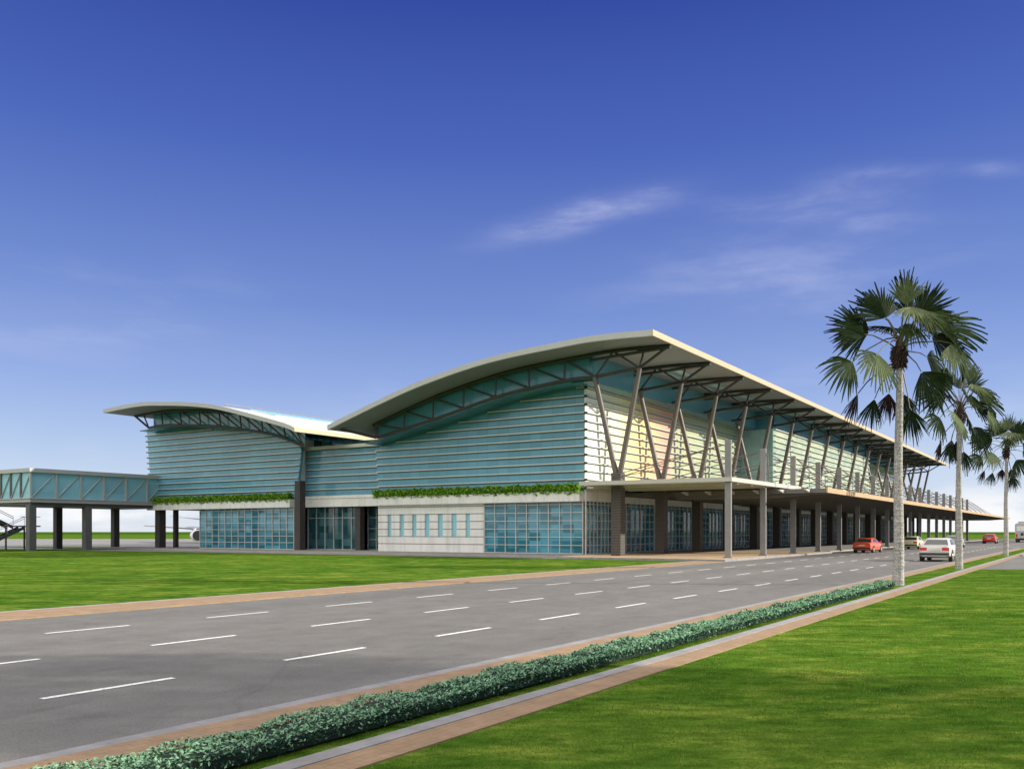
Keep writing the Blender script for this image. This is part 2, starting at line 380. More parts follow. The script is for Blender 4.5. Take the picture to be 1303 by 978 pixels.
# median: gutter, tan strip, grass, kerb, tan strip
kerb('gutter', -60, 124, 7.66, 7.90, .012, M['kerb'])
kerb('brick_edging', -60, 124, 7.05, 7.66, .022, M['tan_paver'])
kerb('median_kerb', -60, 117, 5.62, 5.84, .025, M['kerb'])
kerb('footpath_strip', -60, 104, 5.21, 5.62, .015, M['tan_paver'])
kerb('side_road_kerb', 84, 104, 4.98, 5.21, .10, M['kerb'])
mb = MB(); mb.box(-60,5.84,-.05,122,7.05,.012); tag(mb.build('median_grass', M['lawn']), kind='structure')
# paving round the terminal
PZ = .15
mb = MB(); mb.prism([(57.5,20.7),(86,20.7),(86,35.0),(57.5,33.4)], 2, -.05, PZ); tag(mb.build('porch_floor', M['paving_tan']), kind='structure')
mb = MB(); mb.prism([(57.35,20.55),(86,20.55),(86,20.7),(57.5,20.7),(57.5,33.4),(57.35,33.4)], 2, -.05, PZ-.01); tag(mb.build('porch_kerb', M['kerb']), kind='structure')
mb = MB(); mb.box(86,21.5,-.05,246,35.0,PZ-.012); tag(mb.build('walkway', M['paving_grey']), kind='structure')
mb = MB(); mb.prism([(59.6,33.4),(86,35),(210,35),(210,62),(110,100),(62,100),(58.6,68),(58.9,57)], 2, -.05, PZ-.004); tag(mb.build('terminal_plinth', M['paving_grey']), kind='structure')
sheet('service_path', [(57.2,33.6),(60,33.6),(60,118),(54.5,118)], .006, M['apron'])

M['blade_a'] = leaf('grass blade green', (.070,.155,.010), (.145,.245,.024), .8, .3, .9)
M['blade_b'] = leaf('grass blade dry', (.16,.19,.035), (.27,.26,.075), .6, .2, 1.2)
def grass_blades():
    rng = random.Random(5); mb = MB(); n = 0
    for ring0, ring1, dens, hh in ((6,9.5,950,.032),(9.5,14,480,.036),(14,22,200,.040),(22,46,60,.042)):
        tries = int((ring1**2-ring0**2)*.6*dens)
        for _ in range(tries):
            z = math.sqrt(rng.uniform(ring0**2, ring1**2)); r = rng.uniform(-.58,.62)*z
            if ring0 == 22 and rng.random() < (z-22)/24: continue
            x, y = RZ(r, z)
            if not (y < 5.17 or 5.86 < y < 6.02): continue
            a = rng.uniform(0,6.283); h = hh*rng.uniform(.4,.95); w = .0035*(ring0/6)**.9; l = h*rng.uniform(.2,.9)
            dx, dy = math.cos(a), math.sin(a); bx, by = rng.uniform(-1,1)*l, rng.uniform(-1,1)*l
            z0 = .012 if y > 5.5 else 0
            mb.add([(x-dx*w,y-dy*w,z0),(x+dx*w,y+dy*w,z0),(x+bx,y+by,z0+h)], [[0,1,2]], 0 if rng.random() < .8 else 1)
    tag(mb.build('grass_blades', [M['blade_a'],M['blade_b']], fix=False), kind='stuff')
grass_blades()

# ------------------------------------------------------------------ terminal building
T = empty('terminal_building', (65,57,0), 'long airport terminal with two curved roofs, teal louvred glass walls and a V-strut entrance front', 'airport terminal')
def P(mb, name, mat, parent=None, **kw): return mb.build(name, mat, parent or T, world=True, **kw)
ZF = 4.48          # underside of the upper floor
# --- right hall roof
RTOP = spline([(26.44,16.3),(30.18,16.43),(33.42,16.34),(40.6,15.81),(47.15,14.65),(52.31,13.31),(58.16,11.58)], 5)
RBOT = [(y, z-.40) for y, z in RTOP]
LTOP = spline([(62.47,11.66),(63.88,12.17),(68.39,13.34),(73.19,14.5),(77.67,15.17),(82.06,15.57),(85.36,15.78),(89.13,15.72),(92.53,15.55)], 5)
LBOT = [(y, z-.36) for y, z in LTOP]
def roof(top, bot, x0, x1, eave_mat):
    mb = MB(); n = len(top)
    vs = [(x0+.25,y,z) for y,z in top]+[(x1,y,z) for y,z in top]+[(x0+.25,y,z) for y,z in bot]+[(x1,y,z) for y,z in bot]
    fs = []
    for i in range(n-1):
        fs += [[i,i+1,n+i+1,n+i],[2*n+i,3*n+i,3*n+i+1,2*n+i+1]]
    mb.add(vs, fs[0::2], 0); mb.add(vs, fs[1::2], 1)
    for i in range(n-1): mb.quad((x1,*top[i]),(x1,*top[i+1]),(x1,*bot[i+1]),(x1,*bot[i]), mi=0)
    for e in (0, n-1): mb.quad((x0+.25,*top[e]),(x1,*top[e]),(x1,*bot[e]),(x0+.25,*bot[e]), mi=0)
    r = P(mb, 'roof', [M['roof'], M['soffit']], smooth=25, fix=False)
    mb = MB(); mb.strip([(y,z+.02) for y,z in top], [(y,z-.015) for y,z in bot], 0, x0, x0+.25); P(mb, 'end_fascia', M['fascia'], r)
    y0, zt, zb = top[0][0], top[0][1]+.02, bot[0][1]-.015
    mb = MB(); mb.box(x0-.003, y0-.12, zb, x1, y0-.003, zt); P(mb, 'eave_fascia', eave_mat, r)
    return r
XR0, XR1 = 58.7, 208.6
roof_r = roof(RTOP, RBOT, XR0, XR1, M['fascia_lit'])
roof_l = roof(LTOP, LBOT, XR0, 190, M['fascia_lit'])
def zr(y): return interp(RBOT, y)
def zl(y): return interp(LBOT, y)
# raised skylight strip and ridge rail on the left roof
mb = MB()
sk = [(y, interp(LTOP,y)) for y in (69.6,70.6,71.6,72.6,73.4)]
mb.strip([(y,z+.16) for y,z in sk], [(y,z+.003) for y,z in sk], 0, 63, 186); P(mb, 'skylight', M['skylight'], roof_l)
mb = MB()
mb.tube((62,76.2,interp(LTOP,76.2)+.35),(186,76.2,interp(LTOP,76.2)+.35),.04,n=6)
for k in range(32): mb.tube((62+4*k,76.2,interp(LTOP,76.2)-.02),(62+4*k,76.2,interp(LTOP,76.2)+.35),.03,n=5)
P(mb, 'roof_rail', M['rail'], roof_l)
# strips of pale rooflight seen in the soffit along the front wall
for k in range(16):
    x0 = 62.2+8.2*(k+1)
    mb = MB()
    for j in range(2):
        y = 30.3+1.3*j; mb.box(x0+1.5, y, zr(y)-.05, x0+6.7, y+.6, zr(y+.6)-.012)
    P(mb, 'rooflight', M['skylight'], roof_r)

# --- end walls (plane X=65): louvred lower wall, clerestory above the truss chord
CHR = spline([(28.9,14.40),(32.8,14.06),(35.47,14.02),(41.5,13.35),(48.11,11.97),(55.3,10.62)], 5)   # lower chord, right hall
CHL = spline([(64.7,10.25),(68.02,11.4),(70.76,12.03),(73.96,12.55),(77.15,13.04),(82.44,13.5),(86.38,13.76),(89.3,13.66)], 5)
def zcr(y): return interp(CHR, y)
def zcl(y): return interp(CHL, y)
XW = 65.0
def wall_band(ys, low, high, x, th, leanl=None):
    mb = MB(); mb.strip([(y,high(y)) for y in ys], [(y,low(y)) for y in ys], 0, x, x+th); return mb
def lean_r(z): return 57.52 + max(0, z-5.0)*.085       # leaning side edges
def lean_ll(z): return 92.7 + max(0, z-5.0)*.112
def lean_lr(z): return 68.75 - max(0, z-5.0)*.14
ysR = [35.3+ (57.5-35.3)*i/24 for i in range(25)]
mb = wall_band(ysR, lambda y: 5.05, lambda y: min(13.9, zcr(y)-.25), XW, .3)
mb.prism([(57.5,5.05),(lean_r(5.05)+.01,5.05),(lean_r(9.9),9.9),(57.5,min(13.9,zcr(57.5)-.25))], 0, XW, XW+.3)
wall_r = P(mb, 'end_wall', M['teal'])
ysR2 = [35.3+(58.05-35.3)*i/24 for i in range(25)]
XC = 62.75
mb = wall_band([33.3+(55.6-33.3)*i/24 for i in range(25)], lambda y: zcr(y)-.05, lambda y: zr(y)+.05, XC, .15); P(mb, 'clerestory', M['teal_dark'])
mb = wall_band([35.32+(57.4-35.32)*i/24 for i in range(25)], lambda y: zcr(y)-.03 if y > 36 else zcr(36)-.03, lambda y: zcr(y)+.05 if y > 36 else zcr(36)+.05, XC+.15, XW+.3-XC-.15); P(mb, 'clerestory_sill', M['teal_dark'])
mb = MB(); mb.box(XC+.155,33.455,13.9,XW+.04,35.31,13.96); P(mb, 'clerestory_sill', M['teal_dark'])
mb = wall_band([35.32+(57.4-35.32)*i/24 for i in range(25)], lambda y: min(13.9, zcr(y)-.25)-.4, lambda y: zcr(y)-.035 if y > 36 else zcr(36)-.035, XW+.02, .25); P(mb, 'wall_head', M['teal_dark'])
ysL = [68.8+(92.7-68.8)*i/26 for i in range(27)]
topL = lambda y: (zcl(y)-.12 if y < 86.4 else 13.85)
mb = wall_band(ysL, lambda y: 5.05, topL, XW, .3)
mb.prism([(92.7,5.05),(92.7,13.85),(lean_ll(13.85),13.85)], 0, XW, XW+.3)
mb.prism([(68.8,5.05),(68.8,topL(68.8)),(lean_lr(10.3),10.3)], 0, XW, XW+.3)
wall_l = P(mb, 'end_wall', M['teal'])
mb = wall_band([65.2+(89.2-65.2)*i/26 for i in range(27)], lambda y: zcl(y)-.05, lambda y: zl(y)+.05, XC, .15); P(mb, 'clerestory', M['teal_dark'])
mb = wall_band([68.3+(92.0-68.3)*i/26 for i in range(27)], lambda y: zcl(y)-.03, lambda y: zcl(y)+.05, XC+.15, XW+.3-XC-.15); P(mb, 'clerestory_sill', M['teal_dark'])
mb = wall_band([68.8+(92.0-68.8)*i/26 for i in range(27)], lambda y: zcl(y)-.6, lambda y: zcl(y)-.035, XW+.02, .25); P(mb, 'wall_head', M['teal_dark'])
# connector between the halls, set back
mb = MB(); mb.box(66.4,57.55,5.6,66.7,68.9,10.5); P(mb, 'link_wall', M['teal'])
mb = wall_band([57.55,59,60.5,62.4]+[62.5+i for i in range(10)], lambda y: 10.3, lambda y: 11.2 if y < 62.45 else zl(y)+.06, 67.6, .2); P(mb, 'link_clerestory', M['dark_window'])
mb = MB(); mb.box(65.9,57.6,10.35,66.75,68.9,10.68); P(mb, 'link_beam', M['canopy_light'])
# louvres
def louvre(x0,y0,x1,y1,z): 
    mb = MB(); mb.box(x0,y0,z-.038,x1,y1,z+.038)
    if abs(x1-x0) < 1: mb.box(x1-.028,y0+.02,z-.15,x1,y1-.02,z-.039, 1)  # second box is the painted shadow band under the slat
    else: mb.box(x0+.02,y1-.028,z-.09,x1-.02,y1,z-.039, 1)
    P(mb, 'louvre', [M['alu'], M['shadow']])
for k in range(13):
    z = 5.62+.685*k
    ymax = lean_r(z)
    if z > 9.6:
        for i in range(400):
            if zcr(ymax)-.2 < z and ymax > 36: ymax -= .06
    louvre(XW-.17, 34.96, XW-.003, ymax, z)
for k in range(13):
    z = 5.60+.64*k
    y0, y1 = lean_lr(z)-.02, lean_ll(z)+.35
    if z > 9.9:
        for i in range(500):
            if topL(y0) < z+.05 and y0 < 92: y0 += .05
    louvre(XW-.17, y0, XW-.003, y1, z)
for k in range(8): louvre(66.23, 57.62, 66.397, 68.8, 5.62+.685*k)
# planters / white bands at first-floor level
mb = MB(); mb.box(64.25,35.3,ZF,64.997,57.45,5.3); P(mb, 'planter', M['white_wall'])
mb = MB(); mb.box(64.25,68.95,ZF,64.997,92.6,5.3); P(mb, 'planter', M['white_wall'])
mb = MB(); mb.box(65.9,57.55,4.5,66.4,68.7,5.35); mb.box(65.8,57.5,5.35,66.4,68.7,5.58); P(mb, 'link_band', M['white_wall'])
# first-floor slabs and enclosing walls
mb = MB(); mb.box(65.32,35.35,4.55,202,57.4,4.95); mb.box(65.32,69.0,4.55,104,92.4,4.95); mb.box(67,57.42,4.55,104,68.9,4.95); P(mb, 'floor_slab', M['soffit'])
mb = MB()
mb.box(65.32,57.3,5.0,202,57.6,10.6); mb.box(65.32,68.9,5.0,190,69.15,11.6); mb.box(65.32,92.2,5.0,104,92.5,13.6)
mb.box(201.7,35.4,.15,202.0,57.3,11.0); mb.box(103.7,69.2,.15,104,92.2,12); mb.box(104,57.4,.15,104.3,92,10)
P(mb, 'side_wall', M['white_wall'])
# --- right hall ground floor: white panelled wall with grooves, slit windows, glazing
GZ = [PZ, .86, 1.54, 2.22, 2.90, 3.58, 4.26]
def grooved():
    mb = MB()
    slits = [(56.25,55.80),(54.80,54.27),(53.28,52.76),(51.79,51.24),(50.28,49.70),(48.71,48.14),(47.14,46.66)]
    zz = GZ + [ZF-.003]
    for i in range(len(zz)-1):
        z0, z1 = zz[i]+(.04 if i else 0), zz[i+1]-.04 if i < len(zz)-2 else zz[i+1]
        if i in (2,3,4):
            edges = [57.45] + [e for s in slits for e in s] + [45.16]
            for j in range(0, len(edges), 2): mb.box(64.75, edges[j+1], z0, 65.05, edges[j], z1)
        else: mb.box(64.75,45.16,z0,65.05,57.45,z1)
    w = P(mb, 'panelled_wall', M['white_wall']); mb = MB()
    mb.box(64.81,45.16,PZ,64.95,57.45,GZ[2]-.062); mb.box(64.81,45.16,GZ[5]+.062,64.95,57.45,ZF-.01)
    edges = [57.44] + [e for s in slits for e in s] + [45.17]
    for j in range(0, len(edges), 2): mb.box(64.81, edges[j+1]+.003, GZ[2]-.06, 64.95, edges[j]-.003, GZ[5]+.06)
    P(mb, 'groove_shade_backing', M['rail'], w)  # darker grey puts the shade of the grooves into the colour
    for a, b in slits:
        m2 = MB(); m2.box(64.90,b+.003,GZ[2]+.0,64.94,a-.003,GZ[5]-.0); P(m2, 'slit_window', M['bridge_glass'], w)
grooved()
def curtain_end(name, y0, y1, x, cols, mat, zs, zt):
    """glazed wall in the plane X=x with a mullion grid"""
    mb = MB(); mb.box(x, y0, PZ, x+.05, y1, zt); w = P(mb, name, mat)
    g = MB()
    for i in range(cols+1):
        y = y0+(y1-y0)*i/cols; g.box(x-.09,y-.035,PZ,x+.07,y+.035,zt)
    for z in zs: g.box(x-.07,y0+.001,z-.03,x+.06,y1-.001,z+.03)
    P(g, 'mullion_grid', M['mullion'], w); return w
curtain_end('window', 35.32, 45.12, 64.9, 9, M['window'], [PZ+.03]+GZ[1:], ZF)
curtain_end('window', 68.95, 83.85, 64.9, 14, M['window'], [PZ+.03]+GZ[1:], ZF)
curtain_end('window', 62.0, 69.4, 67.3, 6, M['dark_window'], [PZ+.03,3.4], ZF)
curtain_end('window', 57.5, 62.0, 68.4, 4, M['dark_window'], [PZ+.03,1.2,2.3,3.4], ZF)
# entrance piers
mb = MB(); mb.box(63.85,67.05,.1,64.6,67.8,7.1); P(mb, 'brick_pier', M['dark_pier'])
mb = MB(); mb.box(66.3,61.2,.1,66.95,61.85,4.55); P(mb, 'brick_pier', M['dark_pier'])
mb = MB(); mb.box(64.9,91.15,.05,65.75,92.0,4.6); P(mb, 'undercroft_column', M['dark_pier'])
mb = MB(); mb.box(66.6,90.55,.05,67.05,91.0,4.6); P(mb, 'undercroft_column', M['dark_pier'])
# interior seen through the glass: back partitions, counters and inner columns
mb = MB()
mb.box(72.5,36.2,.15,72.7,57.2,4.5); mb.box(74.0,69.2,.15,74.2,83.7,4.5); mb.box(66,83.3,.15,104,83.55,4.5); mb.box(76,57.5,.15,76.2,69,4.5)
mb.box(72.7,41.0,.15,201.7,41.2,4.5)
P(mb, 'interior_partition', M['interior'])
for x, y, w in ((68.5,39.5,.5),(68.5,43.0,.5),(69,72.5,.5),(69,77,.5),(69,81,.5)):
    mb = MB(); mb.box(x,y,.15,x+w,y+w,4.5); P(mb, 'inner_column', M['white_wall'])
mb = MB(); mb.box(70,37.0,.15,70.7,40.5,1.25); P(mb, 'counter', M['white_wall'])
mb = MB(); mb.box(70.5,74.0,.15,71.2,80.5,1.25); P(mb, 'counter', M['white_wall'])

# --- long front: louvred upper wall, painted with a sunset reflection, in four steps
SEG = [(65.05,103.5,35.2),(103.5,155,31.3),(155,201.9,35.2)]
for si, (xa, xb, y) in enumerate(SEG):
    mb = MB(); mb.box(xa, y, 5.35, xb, y+.28, 13.88)
    P(mb, 'front_wall', M['sunset_glow'])
    yc = min(y, 33.3); mb = MB(); mb.box(xa if si else XC+.16, yc+.01, 13.95, xb, yc+.15, zr(yc)+.1); P(mb, 'clerestory', M['teal'])
    if y > 34: mb = MB(); mb.box(xa, 33.46, 13.9, xb, 35.45, 13.98); P(mb, 'clerestory_sill', M['teal_dark'])
    for k in range(13):
        z = 5.62+.685*k; x0 = xa-.22 if si == 0 else xa
        louvre(x0, y-.24, xb, y-.003, z)
mb = MB(); mb.box(103.3,31.32,5.35,103.497,35.19,13.88); P(mb, 'return_wall', M['skylight_dim'])
mb = MB(); mb.box(103.3,31.32,13.885,103.497,33.3,16.1); P(mb, 'return_wall', M['teal_dark'])
mb = MB(); mb.box(155.003,31.6,5.35,155.2,35.19,13.6); P(mb, 'return_wall', M['teal'])
mb = MB(); mb.box(103.3,31.35,4.95,155,35.18,5.3); P(mb, 'floor_slab', M['soffit'])
# lower front wall: white band, glazed bays between the piers
mb = MB(); mb.box(65.06,35.1,4.5,201.9,35.32,5.34); P(mb, 'white_band', M['white_wall'])
for k in range(17):
    xa = 62.2+8.2*k; xb = xa+8.2
    if k == 0: xa = 64.98
    mb = MB(); mb.box(xa+.02,35.16,PZ,xb-.02,35.2,4.5); w = P(mb, 'window', M['window'])
    g = MB(); n = 8
    for i in range(n+1):
        x = xa+.05+(xb-xa-.1)*i/n; g.box(x-.035,35.07,PZ,x+.035,35.22,4.5)
    for z in [PZ+.03]+GZ[1:]: g.box(xa+.02,35.09,z-.03,xb-.02,35.215,z+.03)
    P(g, 'mullion_grid', M['mullion'], w)
# --- trusses, V-struts, brick piers
def chord(mb, pts, r=.13):
    mb.path(pts, r, n=8)
def strut(parent, p, q, r=.085):
    mb = MB(); mb.tube(p, q, r, n=7); P(mb, 'strut', M['steel_dark'], parent, smooth=50)
NF = 18
for k in range(NF):
    X = 62.2+8.2*k
    tip = (X,26.5,zr(26.5)-.05)
    mb = MB()
    yend = 31.25 if 103 < X < 155 else 33.25
    if k == 0: chord(mb, [(X,y,z) for y,z in CHR], .14)
    else: chord(mb, [(X,y,zcr(y)) for y in (28.9,30.5,yend)], .14)
    ups = [y for y in (26.5,28.2,30,32) if y < yend]+[yend]
    if k == 0: ups = ups[:-1]+[33.25+i*2.05 for i in range(12)]
    chord(mb, [(X,y,zr(y)-.14) for y in ups], .14)
    chord(mb, [(X,26.5,zr(26.5)-.2),(X,yend,15.8-.06*(yend-26.5))], .13)
    tr = P(mb, 'roof_truss', M['steel_dark'], smooth=50)
    L0, L1, U1 = (X,29.0,zcr(29.0)), (X,min(32.8,yend),zcr(min(32.8,yend))), (X,31.2,zr(31.2)-.15)
    strut(tr, L0, tip, .11); strut(tr, L0, U1); strut(tr, L0, (X,28.6,zr(28.6)-.15)); strut(tr, L1, U1)
    if k == 0:
        nod = [35.5+3.32*i for i in range(7)]
        for i, y in enumerate(nod):
            if y > 55.6: break
            strut(tr, (X,y,zr(y)-.14),(X,y+.05,zcr(y)))
            if i+1 < len(nod): strut(tr, (X,min(nod[i+1],55.5),zr(min(nod[i+1],55.5))-.14),(X,y,zcr(y)))
        strut(tr, (X,55.4,zcr(55.4)),(X-2.4,57.6,zr(57.6)-.03),.12); strut(tr, (X,55.4,zcr(55.4)),(X,55.5,zr(55.5)-.1),.12)
        strut(tr, (X,32.8,zcr(32.8)),(X,35.5,zr(35.5)-.14))
    # V-strut
    vb = MB(); vb.box(X-.28,30.5,5.9,X+.28,31.1,6.35) if not (103 < X < 155) else vb.box(X-.28,30.4,5.9,X+.28,31.0,6.35)
    v = P(vb, 'v_strut', M['v_steel'])
    a = MB(); a.tube((X,30.68,6.2),(X,29.0,zcr(29.0)-.05),.225,.19,n=12); P(a, 'arm', M['v_steel'], v, smooth=50)
    if not (103 < X < 155):
        a = MB(); a.tube((X,30.92,6.2),(X,32.8,zcr(32.8)-.05),.225,.19,n=12); P(a, 'arm', M['v_steel'], v, smooth=50)
    mb = MB(); mb.box(X-.40,30.40,.1,X+.40,31.20,5.46 if k else 6.5)
    P(mb, 'brick_pier', M['pier'])
# left-hall end truss
X = 62.2
mb = MB(); chord(mb, [(X,y,z) for y,z in CHL], .13); chord(mb, [(X,y,zl(y)-.14) for y in [65.5+i*1.75 for i in range(16)]], .13)
tr = P(mb, 'roof_truss', M['steel_dark'], smooth=50)
nod = [67.6+3.24*i for i in range(7)]
for i, y in enumerate(nod):
    strut(tr, (X,y,zl(y)-.14),(X,y-.25,zcl(y-.25)))
    if i+1 < len(nod): strut(tr, (X,nod[i+1],zl(nod[i+1])-.14),(X,y-.25,zcl(y-.25)))
strut(tr, (X,89.3,zcl(89.3)),(X,91.9,zl(91.9)-.03),.12); strut(tr, (X,89.3,zcl(89.3)),(X,90.3,zl(90.3)-.05))
strut(tr, (X,64.7,10.25),(X,67.4,zl(67.4)-.14)); strut(tr, (X,64.7,10.25),(X-2.9,62.6,zl(62.6)-.05),.1)
# --- canopies on pale columns
mb = MB(); mb.prism([(60.0,33.0),(60.6,21.25),(77.0,20.95),(77.0,35.05),(64.9,35.05),(64.9,33.2)], 2, 5.5, 5.8)
can = P(mb, 'entrance_canopy', M['canopy_light'])
for k in range(5):
    x = 62.3+3.1*k; mb = MB(); mb.box(x,21.4,5.36,x+.12,33.0,5.5); P(mb, 'rafter', M['canopy_light'], can)
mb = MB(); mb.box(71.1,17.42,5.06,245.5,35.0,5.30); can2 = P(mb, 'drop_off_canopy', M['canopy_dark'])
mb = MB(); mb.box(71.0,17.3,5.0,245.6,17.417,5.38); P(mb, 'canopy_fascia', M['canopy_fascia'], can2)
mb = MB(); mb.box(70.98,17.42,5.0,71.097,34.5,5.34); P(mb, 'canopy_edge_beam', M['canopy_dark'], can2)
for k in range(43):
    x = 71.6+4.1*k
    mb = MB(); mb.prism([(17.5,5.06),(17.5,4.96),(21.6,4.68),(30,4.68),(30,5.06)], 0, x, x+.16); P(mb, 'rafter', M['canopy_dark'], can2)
for j in range(6):
    y = 18.6+2.0*j; mb = MB(); mb.prism([(70.95,5.3),(69.7,5.26),(69.7,5.2),(70.95,5.0)], 1, y, y+.14); P(mb, 'bracket', M['canopy_light'], can2)
for k in range(18):
    x = 60.6+8.17*k if k else 60.9
    mb = MB(); mb.box(x-.10,21.38,.1,x+.10,21.82,8.42); c = P(mb, 'canopy_column', M['galv'])
    m2 = MB(); m2.box(x-.18,21.27,.1,x+.18,21.93,.22); P(m2, 'base_plate', M['galv'], c)
    m2 = MB(); m2.tube((x,21.92,8.1),(x+1.3,30.6,6.2),.034,n=6); m2.tube((x,21.92,8.1),(x-6.87 if k else x-.2,30.6,6.2),.034,n=6)
    if k: m2.tube((x,21.28,8.1),(x+4.0,17.7,5.4),.04,n=6); m2.tube((x,21.28,8.1),(x-4.0 if k > 1 else x+.2,17.7 if k > 1 else 21.2,5.4 if k > 1 else 5.8),.04,n=6)
    P(m2, 'stay_rod', M['v_steel'], c)

# planter shrubs along the first floor
def leaf_cloud(mb, n, pos, size, up=.4, mats=(0,1), wts=(.6,.4)):
    for i in range(n):
        c = Vector(pos()); s = size*random.uniform(.7,1.3)
        d = Vector((random.gauss(0,1),random.gauss(0,1),random.gauss(0,1)+up)).normalized()
        u = d.orthogonal().normalized(); a = random.uniform(0,6.28)
        w = d.cross(u); u, w = u*math.cos(a)+w*math.sin(a), w*math.cos(a)-u*math.sin(a)
        mi = mats[0] if random.random() < wts[0] else mats[1]
        mb.add([c-u*s, c+w*s*.45+d*s*.08, c+u*s, c-w*s*.45+d*s*.08], [[0,1,2,3]], mi)
def planter_hedge(y0, y1, label):
    mb = MB(); n = int((y1-y0)/.35)
    rings = []
    for i in range(n+1):
        y = y0+.15+(y1-y0-.3)*i/n; h = .28+.07*math.sin(y*6.1)+.05*math.sin(y*2.3)
        rings.append([(64.42+.30*math.cos(a*math.pi/4), y, 5.56+h*math.sin(a*math.pi/4)) for a in range(8)])
    mb.loft(rings, 1)
    for i in range(int((y1-y0)*230)):
        y = random.uniform(y0,y1); h = .37+.07*math.sin(y*6.1)+.05*math.sin(y*2.3); a = random.uniform(0,2*math.pi); r = random.uniform(.8,1.08)
        p = (64.40+.42*r*math.cos(a), y, 5.55+h*r*math.sin(a)*(1 if math.sin(a) > 0 else 1.15))
        leaf_cloud(mb, 1, lambda: p, .115, .5, (0,1), (.68,1))
    o = mb.build('planter_hedge', [M['plant_a'],M['plant_b']], org=(64.4,(y0+y1)/2,5.0), fix=False)
    tag(o, label, 'hedge')
planter_hedge(35.2, 57.7, 'bright green leafy hedge in the white planter above the wall with slit windows')
planter_hedge(69.0, 92.7, 'bright green leafy hedge in the planter below the smaller left hall, beside the glazed bridge')

# ------------------------------------------------------------------ glazed boarding bridge on the left
B = empty('boarding_bridge', (50,91.4,0), 'raised grey boarding bridge with diagonal-braced teal glass on tall columns', 'boarding bridge')
BY0, BY1, BX0, BX1 = 91.4, 101.4, 50.0, 66.8
def PB(mb, name, mat, parent=None, **kw): return mb.build(name, mat, parent or B, world=True, **kw)
mb = MB(); mb.box(BX0-.2,BY0-.2,8.1,BX1,BY1+.2,8.5); PB(mb, 'roof', M['fascia'])
mb = MB(); mb.box(BX0-.1,BY0-.1,5.02,BX1,BY1+.1,5.36); mb.box(BX0-.22,BY0-.22,5.36,BX1,BY1+.22,5.46); PB(mb, 'floor_edge', M['fascia'])
mb = MB(); mb.box(BX0+.1,BY0+.1,4.72,BX1,BY1-.1,5.02); PB(mb, 'underside_beam', M['stair'])
mb = MB(); mb.box(BX0+.1,BY0+.1,5.46,BX1,BY0+.16,8.1); PB(mb, 'glass_panel', M['bridge_glass'])
mb = MB(); mb.box(BX0+.1,BY0+.18,5.46,BX0+.16,BY1-.1,8.1); PB(mb, 'glass_panel', M['bridge_glass'])
mb = MB(); mb.box(BX0+.1,BY1-.16,5.46,BX1,BY1-.09,8.1); PB(mb, 'glass_panel', M['bridge_glass'])
for i in range(7):
    x = 50.02+2.69*i
    mb = MB(); mb.box(x-.1,BY0-.06,5.46,x+.1,BY0+.12,8.1); PB(mb, 'post', M['fascia'])
    if i < 6:
        mb = MB(); mb.tube((x+.1,BY0+.03,5.52),(x+2.59,BY0+.03,8.04),.06,n=6); PB(mb, 'brace', M['fascia'])
for i in range(1,6):
    y = BY0+1.95*i
    mb = MB(); mb.box(BX0-.03,y-.1,5.46,BX0+.13,y+.1,8.1); PB(mb, 'post', M['v_steel'])
    mb = MB(); mb.tube((BX0+.02,y-1.85,8.0),(BX0+.02,y-.1,5.55),.06,n=6); PB(mb, 'brace', M['fascia'])
for x, y, w, m in ((50.3,91.5,.36,'galv'),(58.4,100.6,.36,'dark_pier'),(56.4,91.5,.36,'galv'),(65.4,100.2,.36,'dark_pier')):
    mb = MB(); mb.box(x-w,y,-.05,x+w,y+2*w,4.72); PB(mb, 'support_column', M['grey_column'] if m == 'galv' else M[m])
# switchback stair under the bridge
S = empty('switchback_stair', (49.5,95.0,0), 'dark steel switchback stair with pipe handrails under the bridge end', 'stair')
def PS(mb, name, mat): return mb.build(name, mat, S, world=True)
mb = MB(); mb.box(50.3,94.2,2.5,52.6,97.0,2.63); PS(mb, 'landing', M['stair'])
def flight(xa,za,xb,zb,y0,y1):
    mb = MB(); n = 9
    for y in (y0, y1-.1): mb.prism([(xa,za-.34),(xb,zb-.34),(xb,zb),(xa,za)], 1, y, y+.1)
    PS(mb, 'stringer', M['stair'])
    mb = MB()
    for i in range(n):
        t = (i+.5)/n; x = xa+(xb-xa)*t; z = za+(zb-za)*t; mb.box(x-.17,y0+.1,z-.10,x+.17,y1-.1,z-.06)
    PS(mb, 'tread', M['stair'])
flight(50.5,2.62,45.5,5.0,95.7,97.0); flight(50.9,2.58,45.6,.1,94.2,95.5)
mb = MB()
for dz in (.95,.75): mb.tube((50.5,95.7,2.62+dz),(45.5,95.7,5.0+dz),.03,n=6)
for dz in (.95,.75): mb.tube((50.9,94.25,2.6+dz),(45.6,94.25,.1+dz),.03,n=6)
mb.tube((50.5,94.25,3.55),(52.6,94.25,3.55),.03,n=6)
for t in (0,.33,.66,1): mb.tube((50.5-5*t,95.7,2.6+2.4*t),(50.5-5*t,95.7,3.57+2.4*t),.025,n=5); mb.tube((50.9-5.3*t,94.25,2.55-2.45*t),(50.9-5.3*t,94.25,3.52-2.45*t),.025,n=5)
PS(mb, 'handrail', M['rail'])
for x, y in ((50.45,97.05),(52.4,97.05)):
    mb = MB(); mb.box(x-.07,y-.07,-.02,x+.07,y+.07,2.5); PS(mb, 'landing_post', M['stair'])

